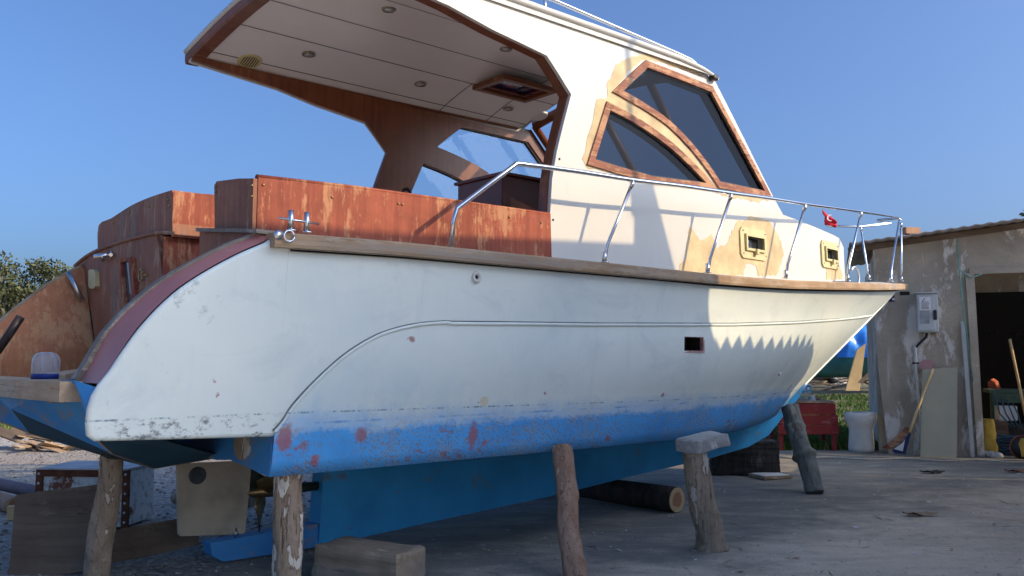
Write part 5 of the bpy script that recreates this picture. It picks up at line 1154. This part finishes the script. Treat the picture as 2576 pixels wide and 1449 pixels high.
for k, (dx, dy, mt) in enumerate(((.12, .05, 'yellow'), (.17, .15, 'paper'), (.22, .08, 'scrap'), (-.12, .02, 'scrap'), (.1, -.08, 'paper'))):
    m = MB(); m.box((0, 0, .02), (.11, .05, .02 + .012 * k), Matrix.Rotation(k * 1.1, 3, 'Z') @ Matrix.Rotation(.3, 3, 'Y'), .006)
    for v in m.bm.verts: v.co += Vector((mnoise.noise(v.co * 20), mnoise.noise(v.co * 20 + Vector((4, 0, 0))), 0)) * .03
    tag(m.build('rag', MT[mt], None, loc=bq + Vector((dx, dy, 0))), ('crumpled yellow rag', 'white crumpled paper', 'thin brown offcut', 'pale brown offcut', 'small white scrap')[k] + ' on the red workbench beside the bottle', 'rag' if k == 0 else 'scrap')
pp = gnd(2178, 1138); m = MB(); m.lathe([(.165, 0), (.17, .05), (.155, .28), (.158, .33), (.205, .42), (.212, .47), (.208, .53), (.188, .535), (.18, .50), (.14, .44), (.001, .43)], 32)
for v in m.bm.verts: v.co *= 1 + .02 * mnoise.noise(v.co * 6)
tag(m.build('waste_bin', simple('chalky_plastic', (.74, .70, .62), .75, 0, .16, 5, .2, .4), None, loc=pp + Vector((0, .15, 0))), 'chalky white waisted bin standing on the concrete near the shed', 'bin')
m = MB(); rp_ = []
for i in range(30):
    x = 1955 + (2640 - 1955) * i / 29; y = 1152 + (1164 - 1152) * i / 29 + 2.0 * math.sin(i * .8); p = gnd(x, y); p.z = .014 + gz(p.x, p.y); rp_.append(p)
m.tube(rp_, .012, 6); tag(m.build('rope', MT['rope'], None), 'thin pale rope lying across the concrete in front of the shed', 'rope')
# ------------------------------------------------------------------ beyond the bow
tw = dep(2230, 880, 34.0); tw.z = .35
q = empty('covered_boat', tw, R(20), 'small teal boat under a bright blue tarpaulin beyond the shed', 'boat')
m = MB(); rows = []
for i in range(81):
    u = -3.2 + 6.4 * i / 80; r = []
    for k in range(33):
        a = math.pi * k / 32; hw = 1.5 * (1 - (abs(u) / 3.4) ** 3); z = .98 + 1.72 * math.sin(a) ** .8 * (1 - .35 * (u / 3.3) ** 2)
        p = Vector((u, -hw * math.cos(a), z)); n = mnoise.noise(Vector((u * 1.2, k * .1, 3))) * .25 + abs(mnoise.noise(Vector((u * 2.4 + k * .12, k * .1, 0)))) * .3 + abs(mnoise.noise(Vector((u * 5 - k * .3, k * .2, 7)))) * .12
        r.append(p * (1 - .0) + Vector((0, -math.cos(a), math.sin(a))) * n)
    rows.append(r)
m.grid(rows); m.build('tarpaulin', MT['tarp'], q, fix=False)
m = MB(); rows = []
for i in range(31):
    u = -3.3 + 6.6 * i / 30; hw = 1.45 * (1 - (abs(u) / 3.5) ** 3); rows.append([Vector((u, -hw, 1.3)), Vector((u, -hw * .9, .85)), Vector((u, -hw * .6, .45)), Vector((u, 0, .25)), Vector((u, hw * .6, .45)), Vector((u, hw, 1.3))])
m.grid(rows); m.build('hull', MT['tealboat'], q, fix=False)
def up_board(name, px, Y, t, mat, label, cat, parent=None):
    pts = [dep(x, y, Y) for x, y in px]; c = sum(pts, Vector()) / len(pts); c.z = 0; m = MB(); fr = [m.bm.verts.new(p - c) for p in pts]; bk = [m.bm.verts.new(p - c + Vector((t * .35, t, 0))) for p in pts]
    m.face(fr); m.face(bk[::-1]); n = len(pts)
    for i in range(n): m.face([fr[i], fr[(i + 1) % n], bk[(i + 1) % n], bk[i]])
    return tag(m.build(name, mat, None, loc=c), label, cat)
up_board('plywood_sheet', [(2127, 983), (2156, 880), (2178, 864), (2163, 983)], 30, .9, MT['pine'], 'tall slanting yellow plywood crate side beyond the bow', 'plywood')
up_board('white_post', [(2187, 978), (2186, 842), (2210, 818), (2212, 826), (2194, 850), (2198, 978)], 28, .25, MT['plastic'], 'white bent post frame standing left of the shed corner', 'post')
up_board('dark_plank', [(2158, 962), (2215, 905), (2218, 912), (2168, 966)], 29, .2, MT['ply'], 'dark plank propped against the white post frame', 'plank')
q = empty('picket_fence', dep(2170, 960, 46), 0, 'low white picket fence far beyond the bow', 'fence'); q.location.z = 0
m = MB(); m.box((0, 0, .75), (6, .05, .07)); m.box((0, 0, .25), (6, .05, .07)); m.build('rails', MT['plastic'], q)
for k in range(20):
    m = MB(); m.box((-2.9 + .3 * k, -.05, .45), (.09, .04, .9)); m.build('picket', MT['plastic'], q)
rnd = random.Random(21)
for k in range(26):
    c_ = gnd(rnd.uniform(2035, 2210), rnd.uniform(968, 984)); m = MB(); Ln = rnd.uniform(.8, 3.0); m.box((0, 0, 0), (Ln, rnd.uniform(.1, .35), .06), None, .01)
    o = m.build('scrap_plank', (MT['scrap'], MT['ply'], MT['teak_grey'], MT['plastic'])[k % 4], None); o.matrix_world = Matrix.Translation(c_ + Vector((0, 0, rnd.uniform(.05, 1.0)))) @ Matrix.Rotation(rnd.uniform(-.6, .6), 4, 'Z') @ Matrix.Rotation(rnd.uniform(-.25, .25), 4, 'Y')
    tag(o, 'weathered plank in the lumber heap on the grass beyond the bow', 'plank', 'planks in the lumber heap')
m = MB()
for k, (x, y, s_) in enumerate(((2065, 938, .9), (2100, 930, .7), (2090, 947, .5))):
    c_ = dep(x, y, 40); m = MB(); m.lathe([(.3 * s_, 0), (.55 * s_, .12 * s_), (.55 * s_, .32 * s_), (.3 * s_, .42 * s_)], 16); tag(m.build('old_tyre', (MT['dark'], MT['bark_dark'], MT['dark'])[k], None, loc=(c_.x, c_.y, max(0, c_.z - .3))), ('large dark tyre lying left in the far lumber heap', 'round dark drum behind the far lumber heap', 'smaller dark tyre low in the far lumber heap')[k], 'tyre')
# ------------------------------------------------------------------ vegetation
def tree(loc, h, cr, label, seed, n=2600, mats=('leaf_a', 'leaf_b', 'leaf_c'), leaf=.16, droop=.5):
    rnd = random.Random(seed); q = empty('tree', loc, 0, label, 'tree', 'trees at the edge of the yard')
    m = MB(); m.tube([(0, 0, 0), (.1, .05, h * .3), (.0, .1, h * .6), (.15, 0, h * .85)], [h * .035, h * .028, h * .018, h * .006], 10)
    blobs = []
    for k in range(13):
        a = rnd.uniform(0, 6.3); rr = cr * rnd.uniform(.1, .75); z = h * rnd.uniform(.38, .93); blobs.append((Vector((rr * math.cos(a), rr * math.sin(a), z)), cr * rnd.uniform(.24, .42)))
        m.tube([(0, 0, h * .3 + .25 * (z - h * .3)), Vector((rr * math.cos(a) * .6, rr * math.sin(a) * .6, z * .85)), blobs[-1][0]], [h * .012, h * .008, h * .003], 6)
    m.build('trunk', MT['trunk'], q)
    m = MB()
    for i in range(n):
        c, br = rnd.choice(blobs); d = Vector((rnd.gauss(0, 1), rnd.gauss(0, 1), rnd.gauss(0, .8))).normalized() * br * rnd.random() ** .45
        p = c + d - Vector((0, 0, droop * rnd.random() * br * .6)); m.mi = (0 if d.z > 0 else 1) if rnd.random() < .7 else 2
        ax1 = Vector((rnd.uniform(-1, 1), rnd.uniform(-1, 1), rnd.uniform(-1.6, .2))).normalized() * leaf * rnd.uniform(.6, 1.5); ax2 = ax1.cross(Vector((rnd.uniform(-1, 1), rnd.uniform(-1, 1), rnd.uniform(-1, 1)))).normalized() * leaf * .28
        m.poly([p, p + ax1 * .5 + ax2, p + ax1, p + ax1 * .5 - ax2])
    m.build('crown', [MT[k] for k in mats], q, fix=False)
for k, (x, ytop, Y, cr, lab) in enumerate(((-10, 655, 42, 2.4, 'olive green tree cut by the left edge of the photo'), (62, 705, 46, 1.7, 'lower bushy tree between the two taller trees at far left'), (120, 655, 44, 2.2, 'airy eucalyptus tree rising behind the port quarter board'), (-120, 640, 44, 2.6, 'tree outside the left edge'), (200, 735, 48, 2.0, 'low tree behind the wooden stern'))):
    if k == 3: continue
    p = dep(x, 905, Y); top = dep(x, ytop, Y).z; p.z = 0; tree(p, top / .93, cr, lab, 40 + k, 3200 if k != 4 else 1500, leaf=.2)
for k, (x, ytop, Y, cr, lab) in enumerate(((880, 458, 55, 3.0, 'distant tree whose top shows above the cockpit coaming'), (1040, 484, 60, 2.5, 'distant tree top behind the far cabin window'), (2625, 505, 38, 2.2, 'dark leafy tree beyond the sheet roof at the right edge'))):
    p = dep(x, 905, Y); top = dep(x, ytop, Y).z; p.z = 0; tree(p, top / .95, cr, lab, 60 + k, 3000, leaf=.22)
# grass
def grass(name, n, region, hgt, seed, dry=.3):
    rnd = random.Random(seed); m = MB(); k = 0
    while k < n:
        p = region(rnd)
        if p is None: continue
        k += 1
        for _ in range(3):
            m.mi = 1 if rnd.random() < dry else 0; h = hgt * rnd.uniform(.4, 1.2); a = rnd.uniform(0, 6.3); w = h * .13; b = p + Vector((rnd.uniform(-.05, .05), rnd.uniform(-.05, .05), 0))
            s_ = Vector((math.cos(a), math.sin(a), 0)); l = Vector((rnd.uniform(-.5, .5), rnd.uniform(-.5, .5), 1)) * h
            m.poly([b - s_ * w, b + s_ * w, b + l])
    return tag(m.build(name, [MT['blade_a'], MT['blade_b']], None, fix=False), kind='stuff')
def reg_r(r):
    Y = 12.6 + 19 * r.random() ** 1.6; X = r.uniform(2.9, 5.3) * Y / 12.6
    if mnoise.noise(Vector((X * .5, Y * .5, 0))) < -.25: return None
    return Vector((X, Y, 0))
def reg_l(r):
    Y = r.uniform(15.5, 34); X = -r.uniform(.34, .66) * Y
    if mnoise.noise(Vector((X * .35, Y * .35, 2))) < .02: return None
    return Vector((X, Y, 0))
tag(grass('grass', 9000, reg_r, .11, 1, .12), 'short green weeds covering the ground beyond the red workbench', 'grass')
tag(grass('grass', 5000, reg_l, .10, 2, .35), 'patchy green and dry grass beyond the stern', 'grass')
# litter: chips, leaves, twigs, pebbles
m = MB(); rnd = random.Random(9)
def zone():
    Y = 3.6 + 8.5 * rnd.random() ** 1.2; X = rnd.uniform(-.62, .62) * Y; return X, Y
for k in range(3200):
    X, Y = zone(); a = rnd.uniform(0, 6.3); s_ = rnd.uniform(.004, .020) if rnd.random() < .8 else rnd.uniform(.015, .035); m.mi = rnd.choice((0, 1, 1, 2, 2, 2, 3)); z = gz(X, Y) + .006
    if m.mi == 3: ln, wd = s_ * 4, s_ * .25
    else: ln, wd = s_, s_ * .5
    dx = Vector((math.cos(a), math.sin(a), rnd.uniform(-.15, .15))) * ln; dy = Vector((-math.sin(a), math.cos(a), rnd.uniform(-.2, .2))) * wd; p = Vector((X, Y, z))
    m.poly([p - dx, p - dy * .8, p + dx * .9, p + dy])
tag(m.build('ground_litter', [MT['paper'], MT['stone'], MT['scrap'], MT['ply']], None, fix=False), 'fine chips, twigs and dry leaves scattered over the yard', 'litter', None, 'stuff')
m = MB()
for k in range(2600):
    Y = rnd.uniform(5.2, 15); X = -Y * rnd.uniform(.12, .68)
    if X + -.22 * Y > -2.6: continue
    s_ = rnd.uniform(.006, .02); p = Vector((X, Y, gz(X, Y) + s_ * .3)); m.mi = rnd.choice((0, 0, 1)); t = bmesh.new(); bmesh.ops.create_icosphere(t, subdivisions=1, radius=s_)
    for v in t.verts: v.co = Vector((v.co.x * 1.2, v.co.y, v.co.z * .6)) * rnd.uniform(.8, 1.15) + p
    m.merge(t)
tag(m.build('gravel', [simple('gravel_dark', (.20, .185, .165), .9, 0, .3, 9), simple('gravel_pale', (.34, .31, .27), .9, 0, .3, 9)], None, fix=False), 'loose gravel on the dirt behind the stern', 'gravel', None, 'stuff')
for k, (x, y) in enumerate(((2345, 1190), (2560, 1190), (2315, 1300))):
    p = gnd(x, y); m = MB(); m.grid([[Vector((-.13 + .065 * i, -.03 + .02 * j * (1 + .4 * math.sin(i)), .02 + .018 * math.sin(i * 1.7 + j))) for j in range(4)] for i in range(5)])
    tag(m.build('dead_leaf', (MT['bark_dark'], MT['frame'], MT['scrap'])[k], None, fix=False, loc=(p.x, p.y, gz(p.x, p.y))), ('black curled scrap on the concrete before the acrylic sheet', 'brown dead leaf on the concrete at the right edge', 'small pale dry leaf on the open concrete')[k], 'leaf')

# ------------------------------------------------------------------ neighbours beside the camera, whose shadows fall on the boat, and the added shade walls
def back(pt, X, slope=0.0, y0=0.0):                     # follow the sun from a shadow point to the plane x = X + slope * (y - y0)
    P = Vector(pt); k = (X + slope * (P.y - y0) - P.x) / (to_sun.x - slope * to_sun.y); return P + to_sun * k
hs = lambda u, w: (vwl(u) + (vkn(u) - vwl(u)) * (w - .95) / .55) if w < 1.5 else (vkn(u) + (vtop(u) - vkn(u)) * (w - 1.5) / .34)
def hull_w(x, y): return BW(*on_s(x, y, hs))
def cab_w(x, y): return BW(*on_s(x, y, vcab))
def coam_w(x, y): q = on_v(x, y, 1.2); return BW(q[0], 1.2, q[1])
SX, SS, SY = 5.0, .25, 7.0
NX = Vector((1, -SS, 0)).normalized()                  # inward normal of the frontage line
def sh(P): q = back(P, SX, SS, SY); return (q.y, q.z)
def fr(y, z, d=0.0): return Vector((SX + SS * (y - SY), y, z)) + NX * d
# tall house
a0, a1, a2 = sh(coam_w(720, 562)), sh(coam_w(1000, 586)), sh(cab_w(1597, 613))
sl_ = (a2[1] - a1[1]) / (a2[0] - a1[0])
house = empty('yard_house', fr(1.2, 0), 0, 'tall rendered yard house to the right of the camera, outside the photo', 'house')
hp = [(1.65, -.05), (a2[0], -.05), (a2[0], a2[1]), (a1[0], a1[1]), (a0[0], a0[1]), (1.65, a0[1] + (a0[0] - 1.65) * -sl_ * .9)]
def hrel(o): o.matrix_parent_inverse = house.matrix_basis.inverted(); return o
bpy.context.view_layer.update()
m = MB(); m.plate(hp, (), 3.0, lambda a, b, d: fr(a, b, d)); hrel(m.build('wall', MT['whitewash'], house))
t0_, t1_ = sh(cab_w(1597, 460)), sh(cab_w(1642, 460)); e0_, e1_, e2_ = sh(cab_w(1702, 692)), sh(hull_w(1785, 740)), sh(hull_w(1785, 872))
m = MB(); m.plate([(a2[0] - .02, -.05), (e2_[0], -.05), (e2_[0], e2_[1]), (e1_[0], e1_[1]), (e0_[0], e0_[1]), t1_, t0_, (a2[0] - .02, a2[1] - .1)], (), .4, lambda a, b, d: fr(a, b, d)); o = m.build('masonry_pier', MT['whitewash'], None); tag(o, 'tapered concrete pier at the corner of the yard house, outside the photo', 'pier')
pq = [sh(cab_w(1590, 455)), sh(cab_w(1583, 300)), sh(cab_w(1576, 110))]; dq = Vector((pq[2][0] - pq[0][0], pq[2][1] - pq[0][1]))
m = MB(); m.tube([fr(pq[0][0], pq[0][1] - .2, .1), fr(pq[1][0], pq[1][1], .1), fr(pq[2][0], pq[2][1], .1), fr(pq[2][0] + dq.x * .7, pq[2][1] + dq.y * .7, .1)], .028, 10); tag(m.build('roof_pole', MT['brushed'], None), 'thin metal pole standing on the concrete pier, outside the photo', 'pole')
z0_, z1_, z2_ = sh(hull_w(1790, 868)), sh(hull_w(1930, 868)), sh(hull_w(2050, 856)); zd = sh(hull_w(2012, 955))
store = empty('tin_shed', fr(6, 0), 0, 'small shed with corrugated roof right of the camera, outside the photo', 'shed'); bpy.context.view_layer.update()
def srel(o): o.matrix_parent_inverse = store.matrix_basis.inverted(); return o
def zr(y): return interp([z0_, z1_, z2_, zd], y)
m = MB(); m.plate([(e2_[0] + .002, -.05), (zd[0], -.05), (zd[0], zd[1] - .1), (z2_[0], z2_[1] - .1), (z1_[0], z1_[1] - .1), (e2_[0] + .002, z0_[1] - .12)], (), 2.2, lambda a, b, d: fr(a, b, d + .04)); srel(m.build('wall', MT['whitewash'], store))
m = MB(); rows = []; ny = 0
y = z0_[0] - .02; k = 0; pitch = (z2_[0] - z0_[0]) / 10.5
while y < z2_[0]:
    zz = zr(y) - .07 + (-.05 if k % 2 else .045) * (1 + .3 * mnoise.noise(Vector((k * .9, 0, 0)))); rows.append([fr(y, zz, -.12), fr(y, zz - .03, .6), fr(y, zz - .12, 2.3)]); y += pitch / 2 * (1 + .45 * mnoise.noise(Vector((k * 1.37, 3.1, 0)))); k += 1
rows.append([fr(z2_[0], zr(z2_[0]) - .07, -.12), fr(z2_[0], zr(z2_[0]) - .03, .6), fr(z2_[0], zr(z2_[0]) - .12, 2.3)]); rows.append([fr(zd[0], zd[1] - .07, -.12), fr(zd[0], zd[1] - .03, .6), fr(zd[0], zd[1] - .12, 2.3)])
m.grid(rows, False); rfo = m.build('roof', MT['corr'], store, fix=False); srel(rfo); md = rfo.modifiers.new('thick', 'SOLIDIFY'); md.thickness = .012
m = MB(); m.plate([(zd[0] + .01, -.05), (9.3, -.05), (9.3, 2.3), (zd[0] + .01, 2.12)], (), .2, lambda a, b, d: fr(a, b, d)); tag(m.build('shade_wall', MT['whitewash'], None), 'unseen wall added to shade the ground, running from the small shed', 'wall')  # wall added out of view to keep sun off the ground and keel
print('casters', a0, a1, a2, t0_, t1_, z0_, z1_, z2_, zd)

m = MB(); q0, q1 = Vector((6.7, 9.0, 0)), Vector((7.35, 11.0, 0)); nq = Vector((-(q1 - q0).y, (q1 - q0).x, 0)).normalized() * -.15
m.poly([q0 + Vector((0, 0, -.05)), q1 + Vector((0, 0, -.05)), q1 + Vector((0, 0, 1.85)), q0 + Vector((0, 0, 1.95))]); m.poly([p + nq for p in (q0 + Vector((0, 0, -.05)), q1 + Vector((0, 0, -.05)), q1 + Vector((0, 0, 1.85)), q0 + Vector((0, 0, 1.95)))])
m.poly([q0 + Vector((0, 0, 1.95)), q1 + Vector((0, 0, 1.85)), q1 + nq + Vector((0, 0, 1.85)), q0 + nq + Vector((0, 0, 1.95))]); m.poly([q1 + Vector((0, 0, -.05)), q1 + nq + Vector((0, 0, -.05)), q1 + nq + Vector((0, 0, 1.85)), q1 + Vector((0, 0, 1.85))])
tag(m.build('shade_wall', MT['whitewash'], None, fix=False), 'unseen wall panel added to shade the ground before the workshop shed', 'wall')  # unseen panel, put in to shade the ground by the workshop
